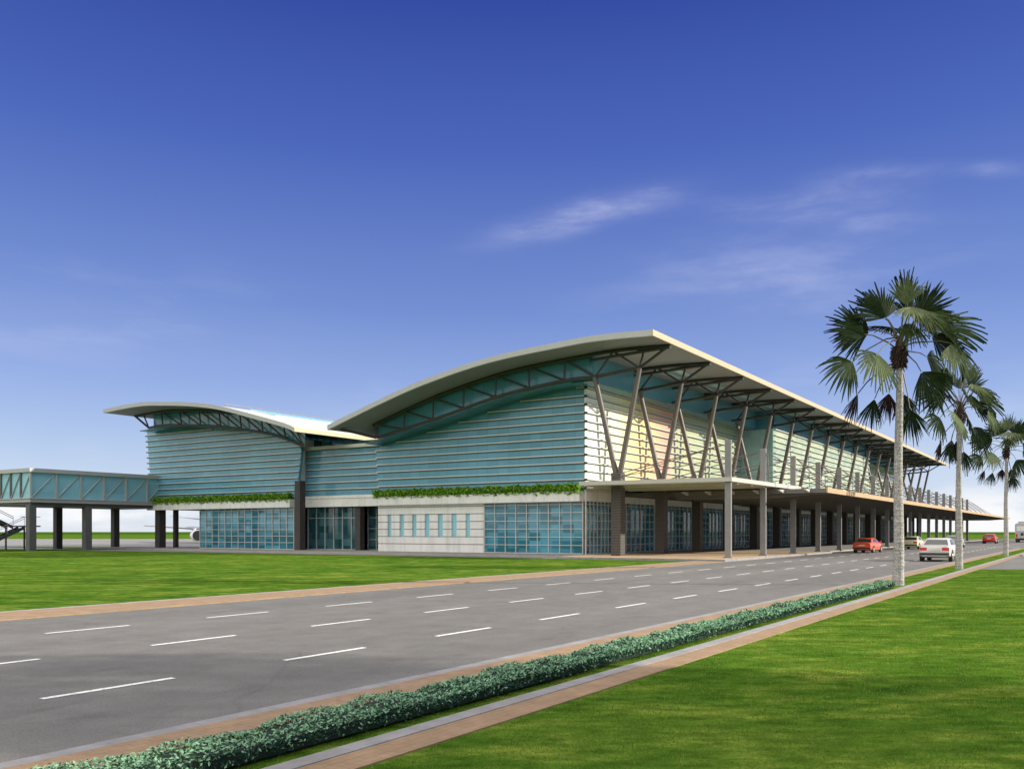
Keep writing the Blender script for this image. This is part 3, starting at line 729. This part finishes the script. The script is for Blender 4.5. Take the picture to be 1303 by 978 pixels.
# ------------------------------------------------------------------ airliner on the apron
def airliner(loc, rz):
    A = empty('airliner', loc, 'white twin-engine airliner parked on the apron behind the left hall', 'airliner', rz=rz)
    def ring(x, r, zc, n=20, sy=1): return [(x, r*sy*math.cos(2*math.pi*i/n), zc+r*math.sin(2*math.pi*i/n)) for i in range(n)]
    mb = MB(); mb.loft([ring(17.5,.15,2.6),ring(17.1,.75,2.7),ring(16,1.35,2.9),ring(14,1.8,3.1),ring(11.5,1.95,3.2),ring(-8,1.95,3.2),ring(-12,1.6,3.5),ring(-16,.8,4.1),ring(-18,.3,4.5)])
    mb.build('fuselage', M['plane_white'], A, smooth=40)
    mb = MB()
    for s in (-1,1):
        for i in range(26):
            x = 12-.75*i; mb.box(x,s*1.86-.12,3.65,x+.3,s*1.86+.12,4.0)
    mb.build('cabin_window', M['car_glass'], A)
    mb = MB(); mb.prism([(15.9,3.55),(15.0,4.1),(14.4,4.1),(14.6,3.6)], 1, -1.2, 1.2); mb.build('windscreen', M['car_glass'], A)
    def wing(name, xr, cr, xt, ct, y0, y1, z0, z1, th, s):
        def sec(x, c, y, z, t): return [(x,y*s,z),(x-c*.3,y*s,z+t*.6),(x-c,y*s,z),(x-c*.35,y*s,z-t*.4)]
        mb = MB(); mb.loft([sec(xr,cr,y0,z0,th),sec((xr+xt)/2-.2,(cr+ct)/2-.4,(y0+y1)/2,(z0+z1)/2,th*.6),sec(xt,ct,y1,z1,th*.25)])
        mb.build(name, M['plane_grey'], A, smooth=60)
    for s in (-1,1):
        wing('wing', 4.5, 6.2, -2.6, 1.5, 1.5, 12.6, 2.35, 3.05, .75, s)
        wing('tailplane', -12.5, 3.2, -16.2, 1.3, .6, 6.6, 4.3, 5.0, .3, s)
        mb = MB(); y = 4.9*s; zc = 1.32
        mb.loft([[(x,y+r*math.cos(a*math.pi/10),zc+r*math.sin(a*math.pi/10)) for a in range(20)] for x,r in ((6.0,.86),(5.6,1.0),(4.4,1.0),(3.0,.85),(1.8,.55))], caps=False)
        e = mb.build('engine', M['plane_white'], A, smooth=60)
        mb = MB(); mb.loft([[(x,y+r*math.cos(a*math.pi/10),zc+r*math.sin(a*math.pi/10)) for a in range(20)] for x,r in ((6.0,.86),(5.2,.78),(5.15,.05))]); mb.build('intake', M['intake'], e, smooth=40)
        mb = MB(); mb.prism([(4.6,2.1),(1.2,1.9),(.2,2.5),(3.6,2.6)], 1, y-.12, y+.12); mb.build('pylon', M['plane_white'], e)
        mb = MB(); mb.tube((-1.0,2.6*s-.2,.55),(-1.0,2.6*s+.2,.55),.55,n=16); mb.build('wheel', M['rubber'], A)
        mb = MB(); mb.tube((-1.0,2.6*s,.5),(-1.0,2.6*s,2.3),.12); mb.build('landing_leg', M['plane_grey'], A)
    mb = MB(); mb.tube((12.5,-.25,.38),(12.5,.25,.38),.38,n=14); mb.build('wheel', M['rubber'], A)
    mb = MB(); mb.tube((12.5,0,.4),(12.5,0,2.0),.09); mb.build('landing_leg', M['plane_grey'], A)
    mb = MB(); mb.prism([(-11.5,4.5),(-15.5,10.6),(-17.6,10.6),(-17.2,4.6)], 1, -.16, .16); mb.build('tail_fin', M['plane_white'], A)
# heading: towards the camera, nose turned a little to the right
fx, fy = RZ((301-651.5)/1141*164, 164)
airliner((fx-2, fy+2, .01), math.atan2(-.837, -.648) + R(9))

# ------------------------------------------------------------------ median hedge
def long_hedge():
    x0, x1, ya, yb, H = -14.0, 34.2, 6.00, 6.50, .25
    core = MB()
    n = 160; prof = [(ya+.05,.04),(ya+.03,.16),(ya+.12,H-.07),((ya+yb)/2,H-.03),(yb-.12,H-.07),(yb-.03,.16),(yb-.05,.04)]
    rings = []
    for i in range(n+1):
        x = x0+.1+(x1-x0-.2)*i/n; w = .02*math.sin(x*2.1)+.02*math.sin(x*5.3+1)
        rings.append([(x, y, z+(w if z > .1 else 0)) for y,z in prof])
    core.loft(rings, 2, close=True)
    def pos_in(xa, xb):
        def pos():
            x = random.uniform(xa,xb)
            w = .022*math.sin(x*2.1)+.022*math.sin(x*5.3+1)+.012*math.sin(x*11)
            t = random.random()
            a = math.pi*t; yc = (ya+yb)/2; ry = (yb-ya)/2+.03
            y = yc - ry*math.copysign(abs(math.cos(a))**.55, math.cos(a)); z = .05+(H+w-.05)*abs(math.sin(a))**.5
            k = random.uniform(.86,1.05); taper = min(1, (x1-x)/.35+.25)
            return (x, yc+(y-yc)*k*taper, .045+(z-.045)*k*taper + random.uniform(-.01,.012))
        return pos
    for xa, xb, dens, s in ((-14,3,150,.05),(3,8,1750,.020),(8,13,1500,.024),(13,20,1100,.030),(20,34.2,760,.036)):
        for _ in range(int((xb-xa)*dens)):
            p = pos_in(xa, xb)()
            top = p[2] > .175  # pale leaves on top, dark on the sides: daylight put into the colour
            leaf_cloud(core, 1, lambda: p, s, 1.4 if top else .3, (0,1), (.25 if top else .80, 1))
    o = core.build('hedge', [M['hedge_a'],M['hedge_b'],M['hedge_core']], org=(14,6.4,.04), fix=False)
    tag(o, 'long low clipped blue-green hedge along the grass median beside the road', 'hedge')
long_hedge()

# ------------------------------------------------------------------ fan palms
def fan(mb, hub, ax, nrm, r, spread, mi, droop, seg=24):
    hub = Vector(hub); ax = Vector(ax).normalized(); nrm = Vector(nrm); nrm = (nrm-ax*nrm.dot(ax)).normalized(); side = ax.cross(nrm)
    ds = 2*spread/seg
    for i in range(seg):
        a = -spread+ds*(i+.5)
        L = r*(1-.22*(abs(a)/max(spread,.01))**2)*random.uniform(.72,1.05)
        d = ax*math.cos(a)+side*math.sin(a); t = -ax*math.sin(a)+side*math.cos(a)
        tw = random.uniform(-.22,.22); dz = random.uniform(-.05,.16)
        def pt(f, wf, lift):
            p = hub + d*(L*f) + t*(wf+tw*L*max(0,f-.6)*.6) + nrm*lift
            g = max(0, f-.35); p.z -= (droop*.75+dz)*L*g*g*1.25
            p += nrm*(.10*r*math.cos(a*1.2)*f*(1-f))
            return p
        hw = lambda f: math.tan(ds/2)*L*f*1.02
        fr = [.04,.35,.66,.85,1.0]; ww = [hw(.04),hw(.35),hw(.66),hw(.66)*.62,.006]
        fold = .03*r
        rows = [(pt(f,-w,0), pt(f,0,fold*f), pt(f,w,0)) for f, w in zip(fr, ww)]
        for (a0,b0,c0),(a1,b1,c1) in zip(rows, rows[1:]):
            mb.add([a0,b0,c0,a1,b1,c1], [[0,1,4,3],[1,2,5,4]], mi)
K = .00693          # metres per unit in the fan table below
FANS = [ # hub x,z ; depth ; direction x,z,depth ; blade ; half-spread deg ; shade ; droop
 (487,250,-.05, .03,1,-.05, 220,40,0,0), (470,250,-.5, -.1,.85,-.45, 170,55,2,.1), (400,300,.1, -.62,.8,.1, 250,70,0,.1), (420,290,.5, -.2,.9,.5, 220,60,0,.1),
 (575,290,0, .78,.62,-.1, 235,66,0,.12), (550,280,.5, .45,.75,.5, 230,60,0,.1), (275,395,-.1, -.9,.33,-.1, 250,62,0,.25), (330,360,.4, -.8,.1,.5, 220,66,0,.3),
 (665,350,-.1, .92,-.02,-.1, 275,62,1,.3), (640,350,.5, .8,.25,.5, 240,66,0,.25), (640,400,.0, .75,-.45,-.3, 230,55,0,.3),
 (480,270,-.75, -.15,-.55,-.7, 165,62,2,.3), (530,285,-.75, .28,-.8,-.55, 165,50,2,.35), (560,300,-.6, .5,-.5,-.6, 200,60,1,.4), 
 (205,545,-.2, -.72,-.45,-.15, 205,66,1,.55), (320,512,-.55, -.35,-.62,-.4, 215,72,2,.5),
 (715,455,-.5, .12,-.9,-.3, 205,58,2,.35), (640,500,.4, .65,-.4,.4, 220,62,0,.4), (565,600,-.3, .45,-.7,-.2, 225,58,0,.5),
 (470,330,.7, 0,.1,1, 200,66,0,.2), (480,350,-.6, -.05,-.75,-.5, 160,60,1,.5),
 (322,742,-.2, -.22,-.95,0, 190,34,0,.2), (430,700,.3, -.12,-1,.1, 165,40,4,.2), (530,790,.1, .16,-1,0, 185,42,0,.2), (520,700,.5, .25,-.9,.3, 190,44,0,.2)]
def make_palm():
    root = bpy.data.objects.new('fan_palm', None); COL.objects.link(root)
    H = 8.36
    pts, rad = [], []
    for i in range(30):
        t = i/29; z = -.1+t*(H+.1)
        pts.append((.05*math.sin(t*2.2)+.02*math.sin(t*9), .04*math.sin(t*3), z)); rad.append((.200-.085*min(1,t*1.05)+.02*math.exp(-t*22))*(1+.02*math.sin(i*2.6)))
    mb = MB(); mb.path(pts, rad, n=16); mb.build('trunk', M['palm_bark'], root, smooth=60)
    mb = MB()
    for _ in range(200):
        a = random.uniform(0,6.28); z = H+random.uniform(-.30,.55); rr = .10+.12*math.sin((z-H+.35)/1.1*math.pi)
        p = Vector((.04+rr*math.cos(a), rr*math.sin(a), z)); q = p+Vector((.12*math.cos(a),.12*math.sin(a),random.uniform(-.25,.2)))
        mb.tube(p, q, .035, .01, n=4)
    mb.path([(.04,0,H-.3),(.04,0,H+.2),(.04,0,H+.9)], [.13,.17,.10], n=10)
    mb.build('crown_fibre', M['fibre'], root)
    mb = MB(); C0 = Vector((.04,0,H+.35))
    def petiole(b, hub, mi):
        hub = Vector(hub); st = C0+Vector((hub.x*.08,hub.y*.08,random.uniform(-.1,.5)))
        if hub.z < H-.6: st.z = H-.1
        mid = (st+hub)/2; mid.z += .16 if hub.z > H else .25
        b.path([st, st*.55+mid*.45+Vector((0,0,.04)), mid*.5+hub*.5+Vector((0,0,.03)), hub], [.035,.028,.022,.018], n=5, mi=mi)
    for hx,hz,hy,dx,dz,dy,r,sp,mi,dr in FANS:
        hub = ((hx-460)*K, hy, H+(530-hz)*K)
        ax = Vector((dx,dy,dz)).normalized()
        nrm = Vector((random.uniform(-.45,.45),-1,random.uniform(.0,.7)))
        if abs(dy) > .6: nrm = Vector((random.uniform(-.3,.3),-.4,1))
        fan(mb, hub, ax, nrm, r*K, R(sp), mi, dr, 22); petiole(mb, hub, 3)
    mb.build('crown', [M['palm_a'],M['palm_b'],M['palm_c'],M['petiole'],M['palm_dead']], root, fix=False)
    mb = MB(); fan(mb, ((238-460)*K,-.1,H+(530-712)*K), (-.38,0,-.92), (.3,-1,.1), 180*K, R(24), 0, .2, 12); petiole(mb, ((238-460)*K,-.1,H+(530-712)*K), 0)
    d = mb.build('dead_frond', [M['palm_dead']], root, fix=False); d['label'] = 'dry brown frond hanging below the crown'
    return root
palm = make_palm()
PALMS = [((35.9,6.2,.03), 'tallest-looking fan palm with pale ringed trunk just past the end of the hedge', 0, 1),
         ((53.2,6.15,.03), 'middle fan palm of the row on the median, nearest the silver car', .45, .96),
         ((84.6,6.3,.03), 'farthest fan palm of the row on the median, beside the grey bus', -.4, 1.0)]
for i, (loc, lab, rz, sc) in enumerate(PALMS):
    if i == 0: o = palm
    else:
        o = palm.copy(); COL.objects.link(o)
        for ch in palm.children:
            c = ch.copy(); COL.objects.link(c); c.parent = o
    o.location = loc; o.rotation_euler = (0,0,-R(56.9)+rz); o.scale = (sc,sc,sc)
    tag(o, lab, 'palm tree', 'fan palms along the median')

# ------------------------------------------------------------------ vehicles
def car(name, label, paint, loc, rz=0, hatch=False, sc=1.0, group=None):
    C = empty(name, loc, label, 'car', group, rz); C.scale = (sc,sc,sc)
    st = [(-2.30,.70,.40,.62,.84),(-2.25,.80,.30,.62,.93),(-1.9,.86,.22,.62,.98),(-1.0,.88,.20,.62,.99),(.6,.88,.20,.60,.97),(1.3,.87,.20,.58,.92),(1.85,.84,.24,.55,.82),(2.18,.78,.30,.50,.72),(2.30,.64,.36,.48,.60)]
    rings = []
    for x,w,zl_,zm,zt in st:
        h = [(w*.78,zl_),(w*.97,zl_+.10),(w,zm),(w*.975,zt-.10),(w*.90,zt-.015),(w*.55,zt+.02)]
        rings.append([(x,y,z) for y,z in h]+[(x,-y,z) for y,z in reversed(h)])
    mb = MB(); mb.loft(rings)
    gb = (-2.02 if hatch else -1.72, 1.0); gt = (-1.62 if hatch else -1.02, .12)
    def gr(z, xa, xb, w): 
        k = .07
        return [(xa,-w+k,z),(xa+k,-w,z),(xb-k,-w,z),(xb,-w+k,z),(xb,w-k,z),(xb-k,w,z),(xa+k,w,z),(xa,w-k,z)]
    mb.loft([gr(.93,gb[0],gb[1],.80),gr(1.33,gt[0]-.04,gt[1]+.06,.635),gr(1.40,gt[0]+.08,gt[1]-.08,.56)])
    body = mb.build('body', paint, C, smooth=38)
    def gp(t, u, s, off=.008):      # point on the greenhouse: t 0..1 up, u 0..1 along
        xa = gb[0]+(gt[0]-.04-gb[0])*t; xb = gb[1]+(gt[1]+.06-gb[1])*t; w = .80+(.635-.80)*t
        return (xa+(xb-xa)*u, s*(w+off), .93+.40*t)
    for s in (-1,1):
        for u0,u1,v0,v1 in ((.14,.47,.20,.46),(.50,.86,.49,.78)):
            mb = MB(); mb.quad(gp(.16,u0,s),gp(.16,u1,s),gp(.93,v1,s),gp(.93,v0,s)); mb.build('side_window', M['car_glass'], C)
    for e, nm in ((0,'rear_window'),(1,'windscreen')):
        x0 = gb[e]; x1 = (gt[0]-.04) if e == 0 else gt[1]+.06; o_ = -.012 if e == 0 else .012
        q = lambda t, s: (x0+(x1-x0)*t+o_, s*((.80+(.635-.80)*t)-.10), .93+.40*t)
        mb = MB(); mb.quad(q(.14,-1),q(.14,1),q(.92,1),q(.92,-1)); mb.build(nm, M['car_glass'], C)
    for x in (-1.36,1.40):
        for s in (-1,1):
            mb = MB(); mb.tube((x,s*.68,.32),(x,s*.895,.32),.32,n=22); w = mb.build('wheel', M['rubber'], C, smooth=40)
            mb = MB(); mb.tube((x,s*.88,.32),(x,s*.905,.32),.20,.17,n=18); mb.build('rim', M['rim'], w, smooth=40)
            mb = MB(); mb.tube((x,s*.70,.34),(x,s*.885,.34),.385,n=22); mb.build('wheel_arch', M['plastic_dark'], C, smooth=40)
    for s in (-1,1):
        mb = MB(); mb.box(-2.31,s*.60-.20,.66,-2.20,s*.60+.18,.84); mb.build('tail_light', M['tail_red'], C)
        mb = MB(); mb.box(2.12,s*.56-.16,.56,2.262,s*.56+.14,.68); mb.build('headlight', M['lamp_clear'], C)
        mb = MB(); mb.box(.62,s*.93-.09,.95,.78,s*.93+.07,1.08); mb.build('wing_mirror', paint, C)
    mb = MB(); mb.box(-2.36,-.80,.40,-2.22,.80,.52); mb.build('rear_bumper', M['plastic_dark'] if not hatch else paint, C)
    mb = MB(); mb.box(-2.325,-.26,.64,-2.30,.26,.76); mb.build('number_plate', M['plate'], C)
    return C
car('red_sedan', 'bright red sedan stopped beside the canopy columns, left of the nearest palm trunk', M['car_red'], (90.0,18.2,.006), R(-3), sc=1.0)
car('silver_sedan', 'silver sedan with red tail lights driving away beside the middle palm trunk', M['car_silver'], (67.6,9.0,.006), 0, sc=1.12)
car('cream_sedan', 'cream yellow sedan partly hidden behind the nearest palm trunk', M['car_cream'], (111.5,17.6,.006), R(-2), sc=1.05)
car('grey_sedan', 'grey sedan mostly hidden beyond the silver sedan', M['car_grey'], (124.5,14.9,.006), 0, sc=1.1)
car('red_hatchback', 'small distant red hatchback on the open road near the grey bus', M['car_scarlet'], (171.0,15.0,.006), 0, True, 1.15)
def bus(loc):
    C = empty('bus', loc, 'grey bus with a row of windows, cut off at the right edge of the view', 'bus')
    L, W, H = 10.5, 1.28, 3.55
    def sec(x, w, z0, z1): return [(x,-w,z0),(x,w,z0),(x,w,z1-.35),(x,w-.12,z1-.08),(x,w-.4,z1),(x,-w+.4,z1),(x,-w+.12,z1-.08),(x,-w,z1-.35)]
    mb = MB(); mb.loft([sec(0,W-.06,.42,H-.05),sec(.12,W,.36,H),sec(L-.15,W,.36,H),sec(L,W-.08,.45,H-.08)]); mb.build('body', M['car_bus'], C, smooth=30)
    mb = MB(); mb.box(.8,-.8,H-.02,3.6,.8,H+.32); mb.build('roof_unit', M['car_bus'], C)
    glass = M['skylight']
    for y0, y1 in ((-1.0,-.36),(-.32,.32),(.36,1.0)):
        mb = MB(); mb.box(-.02,y0,2.1,.08,y1,3.0); mb.build('rear_window', M['lamp_clear'], C)
    for s in (-1,1):
        for i in range(7):
            mb = MB(); mb.box(.5+1.4*i,s*W-.02,2.05,1.75+1.4*i,s*W+.02,2.95); mb.build('side_window', M['car_glass'], C)
        for x in (2.3,8.2):
            mb = MB(); mb.tube((x,s*(W-.3),.5),(x,s*(W+.015),.5),.5,n=20); w = mb.build('wheel', M['rubber'], C, smooth=40)
            mb = MB(); mb.tube((x,s*(W+.01),.5),(x,s*(W+.03),.5),.28,n=16); mb.build('rim', M['rim'], w)
        mb = MB(); mb.box(-.03,s*1.0-.14,.95,.06,s*1.0+.14,1.55); mb.build('tail_light', M['tail_red'], C)
    for y in (-.45,.1):
        mb = MB(); mb.box(-.015,y-.2,1.25,.05,y+.25,1.75); mb.build('vent_grille', M['plastic_dark'], C)
    mb = MB(); mb.box(-.08,-1.2,.45,.05,1.2,.75); mb.build('rear_bumper', M['plastic_dark'], C)
    mb = MB(); mb.box(-.1,-.28,.8,-.02,.28,.92); mb.build('number_plate', M['plate'], C)
bus((190.0,11.35,.01))

# ------------------------------------------------------------------ shade tree to the right of the frame (throws the shade on the near lawn)
def shade_tree(loc, label, zb, spread, nl, leaves):
    C = empty('shade_tree', loc, label, 'tree', 'shade trees on the near lawn')
    mb = MB(); mb.path([(0,0,-.1),(.05,0,1.5),(.1,.1,3.2),(0,.1,zb+.4)], [.32,.24,.2,.12], n=12)
    lobes = []
    for i in range(nl):
        a = i*2.4; rr = random.uniform(.4,1)*spread; z = zb+random.uniform(0,2.4 if zb < 6 else 1.0); e = Vector((rr*math.cos(a),rr*math.sin(a),z))
        mb.path([(.05,.05,random.uniform(.5,.9)*zb), tuple(e*.6+Vector((0,0,zb*.3))), tuple(e)], [.11,.07,.03], n=6); lobes.append((e, random.uniform(1.2,1.9)))
    mb.build('trunk', M['bark'], C, smooth=60)
    mb = MB()
    for e, r in lobes:
        def pos():
            d = Vector((random.gauss(0,1),random.gauss(0,1),random.gauss(0,.7))).normalized()*r*random.random()**.4; return e+d
        leaf_cloud(mb, leaves, pos, .15, .3, (0,0))
    mb.build('crown', [M['tree_leaf']], C, fix=False)
shade_tree((16.2,-11.3,0), 'broad low leafy tree on the lawn, outside the right edge of the view', 4.6, 3.4, 9, 1300)
shade_tree((17.2,-9.9,0), 'taller slim leafy tree on the lawn, closer to the road than the broad tree', 7.4, 2.6, 6, 520)

# ------------------------------------------------------------------ light
SUN_EL, SUN_AZ = 19.5, 28.0          # azimuth: from straight across the road (-Y), turned towards +X
sd = Vector((math.sin(R(SUN_AZ))*math.cos(R(SUN_EL)), -math.cos(R(SUN_AZ))*math.cos(R(SUN_EL)), math.sin(R(SUN_EL))))
L = bpy.data.lights.new('sun', 'SUN'); L.energy = 4.5; L.angle = R(.9); L.color = (1,.93,.80)
lo = bpy.data.objects.new('sun', L); COL.objects.link(lo); lo.rotation_euler = sd.to_track_quat('Z','Y').to_euler(); lo.location = (20,-30,60)
W = bpy.data.worlds.new('World'); scene.world = W; W.use_nodes = True
nt = W.node_tree; bg = nt.nodes['Background']
sky = N(nt, 'ShaderNodeTexSky', sky_type='NISHITA'); sky.sun_disc = False
sky.sun_elevation = R(SUN_EL); sky.sun_rotation = math.atan2(sd.x, sd.y)
sky.altitude = 0; sky.air_density = 1.0; sky.dust_density = .3; sky.ozone_density = 4.0
hs = N(nt, 'ShaderNodeHueSaturation'); hs.inputs['Saturation'].default_value = 1.15; hs.inputs['Value'].default_value = 1.0
nt.links.new(sky.outputs['Color'], hs.inputs['Color'])
tc = N(nt, 'ShaderNodeTexCoord'); sep = N(nt, 'ShaderNodeSeparateXYZ'); nt.links.new(tc.outputs['Generated'], sep.inputs[0])
EXPO = .6
def lin(c): return tuple((v/255/12.92) if v < 10 else ((v/255+.055)/1.055)**2.4 for v in c)
# tropical air: the Nishita sky is pulled towards a deep violet blue that pales to the horizon
grad = ramp(nt, [(0.0,lin((226,234,247))),(.03,lin((210,223,244))),(.10,lin((178,197,236))),(.156,lin((152,173,229))),(.235,lin((120,144,212))),(.384,lin((78,101,188))),(.52,lin((47,66,160))),(.75,lin((60,80,160))),(1,lin((90,105,170)))])
nt.links.new(sep.outputs['Z'], grad.inputs['Fac'])
gs = N(nt, 'ShaderNodeVectorMath', operation='SCALE'); gs.inputs['Scale'].default_value = 10/2**EXPO
nt.links.new(grad.outputs['Color'], gs.inputs[0])
base = mixc(nt, .86, hs.outputs['Color'], gs.outputs[0])
def smask(lo, hi):
    m = N(nt, 'ShaderNodeMapRange', interpolation_type='SMOOTHSTEP'); nt.links.new(sep.outputs['Z'], m.inputs['Value'])
    m.inputs['From Min'].default_value = lo; m.inputs['From Max'].default_value = hi; return m.outputs['Result']
def wnoise(scale, det, lo, hi, rot=0, off=(0,0,0)):
    mp = N(nt, 'ShaderNodeMapping'); mp.inputs['Scale'].default_value = scale; mp.inputs['Rotation'].default_value = (0,rot,0); mp.inputs['Location'].default_value = off
    nt.links.new(tc.outputs['Generated'], mp.inputs['Vector'])
    f = noise(nt, mp.outputs['Vector'], 1, det, .6); r = ramp(nt, [(lo,(0,0,0)),(hi,(1,1,1))]); r.color_ramp.interpolation = 'EASE'; nt.links.new(f, r.inputs['Fac'])
    return r.outputs['Color']
WHITE = 10/2**EXPO
# thin cirrus wisps, each a patch of streaked noise round its own direction
def patch(px, py, wx, wy, tilt=0):
    d = Vector((cosT+sinT*(px-651.5)/1141, sinT-cosT*(px-651.5)/1141, (676-py)/1141)).normalized()
    side = Vector((sinT,-cosT,0)); upv = side.cross(d).normalized(); side, upv = side*math.cos(tilt)+upv*math.sin(tilt), upv*math.cos(tilt)-side*math.sin(tilt)
    def dot(v, w):
        n = N(nt, 'ShaderNodeVectorMath', operation='DOT_PRODUCT'); nt.links.new(tc.outputs['Generated'], n.inputs[0]); n.inputs[1].default_value = v
        return math_(nt, 'DIVIDE', math_(nt, 'SUBTRACT', n.outputs['Value'], d.dot(v)), w)
    u, w = dot(side, wx), dot(upv, wy)
    e = math_(nt, 'ADD', math_(nt,'MULTIPLY',u,u), math_(nt,'MULTIPLY',w,w))
    return math_(nt, 'POWER', 2.718, math_(nt, 'MULTIPLY', e, -1))
wn_ = wnoise((6,6,26), 7, .40, .70, R(10), (3.1,.4,0))
tot = None
for px, py, wx, wy, k, tl in ((728,278,.075,.013,1.0,.27),(820,252,.05,.012,.5,.2),(1030,274,.085,.012,.6,-.1),(1085,246,.045,.016,.6,.1),(1150,219,.035,.007,.6,.05),(1268,217,.022,.006,.8,0),(980,355,.13,.04,.6,.1),(80,400,.15,.04,.5,0)):
    t_ = math_(nt, 'MULTIPLY', patch(px,py,wx,wy,tl), k); tot = t_ if tot is None else math_(nt, 'ADD', tot, t_)
wis = math_(nt, 'MULTIPLY', math_(nt, 'ADD', math_(nt, 'MULTIPLY', wn_, .8), .2), tot)
base = mixc(nt, math_(nt, 'MULTIPLY', wis, .62), base, (WHITE*.62,WHITE*.66,WHITE*.90))
veil = math_(nt, 'MULTIPLY', wnoise((2.5,2.5,9), 4, .42, .70), smask(.26,.12))
base = mixc(nt, math_(nt, 'MULTIPLY', veil, .22), base, (WHITE*.80,WHITE*.86,WHITE*.98))
# bright cloud bank low on the horizon
low = math_(nt, 'MULTIPLY', wnoise((4,4,16), 6, .40, .56, 0, (.7,2.2,0)), smask(.060,.022))
base = mixc(nt, math_(nt, 'MULTIPLY', low, .95), base, (WHITE*.98,WHITE*.98,WHITE))
# unseen overhead cloud, added as fill light for shaded surfaces
hi_ = math_(nt, 'MULTIPLY', wnoise((3,3,3), 6, .36, .60, 0, (1,5,2)), smask(.58,.72))
base = mixc(nt, math_(nt, 'MULTIPLY', hi_, .9), base, (WHITE*2.6,WHITE*2.45,WHITE*2.2))
# unseen cloud bank added behind the viewpoint to brighten the shaded end walls
bd = N(nt, 'ShaderNodeVectorMath', operation='DOT_PRODUCT'); nt.links.new(tc.outputs['Generated'], bd.inputs[0]); bd.inputs[1].default_value = Vector((-1,.1,.38)).normalized()
bm_ = N(nt, 'ShaderNodeMapRange', interpolation_type='SMOOTHSTEP'); nt.links.new(bd.outputs['Value'], bm_.inputs['Value']); bm_.inputs['From Min'].default_value = .42; bm_.inputs['From Max'].default_value = .78
bank = math_(nt, 'MULTIPLY', bm_.outputs['Result'], wnoise((3.5,3.5,4.5), 6, .30, .52, 0, (2,1,4)))
base = mixc(nt, bank, base, (WHITE*1.95,WHITE*1.88,WHITE*1.74))
nt.links.new(base, bg.inputs['Color']); bg.inputs['Strength'].default_value = .10

# ------------------------------------------------------------------ camera, view
cam = bpy.data.cameras.new('camera'); co = bpy.data.objects.new('camera', cam); COL.objects.link(co); scene.camera = co
cam.sensor_width = 36; cam.lens = 36*1141/1303; cam.shift_y = (676-489)/1303; cam.clip_end = 20000; cam.clip_start = .1
co.location = (0,0,2.0)
fwd = Vector((cosT, sinT, 0)); co.rotation_euler = fwd.to_track_quat('-Z','Y').to_euler()
scene.view_settings.view_transform = 'Standard'; scene.view_settings.look = 'None'; scene.view_settings.gamma = 1
scene.view_settings.exposure = EXPO; scene.view_settings.use_curve_mapping = False
scene.render.engine = 'CYCLES'; scene.cycles.max_bounces = 8; scene.cycles.transparent_max_bounces = 16
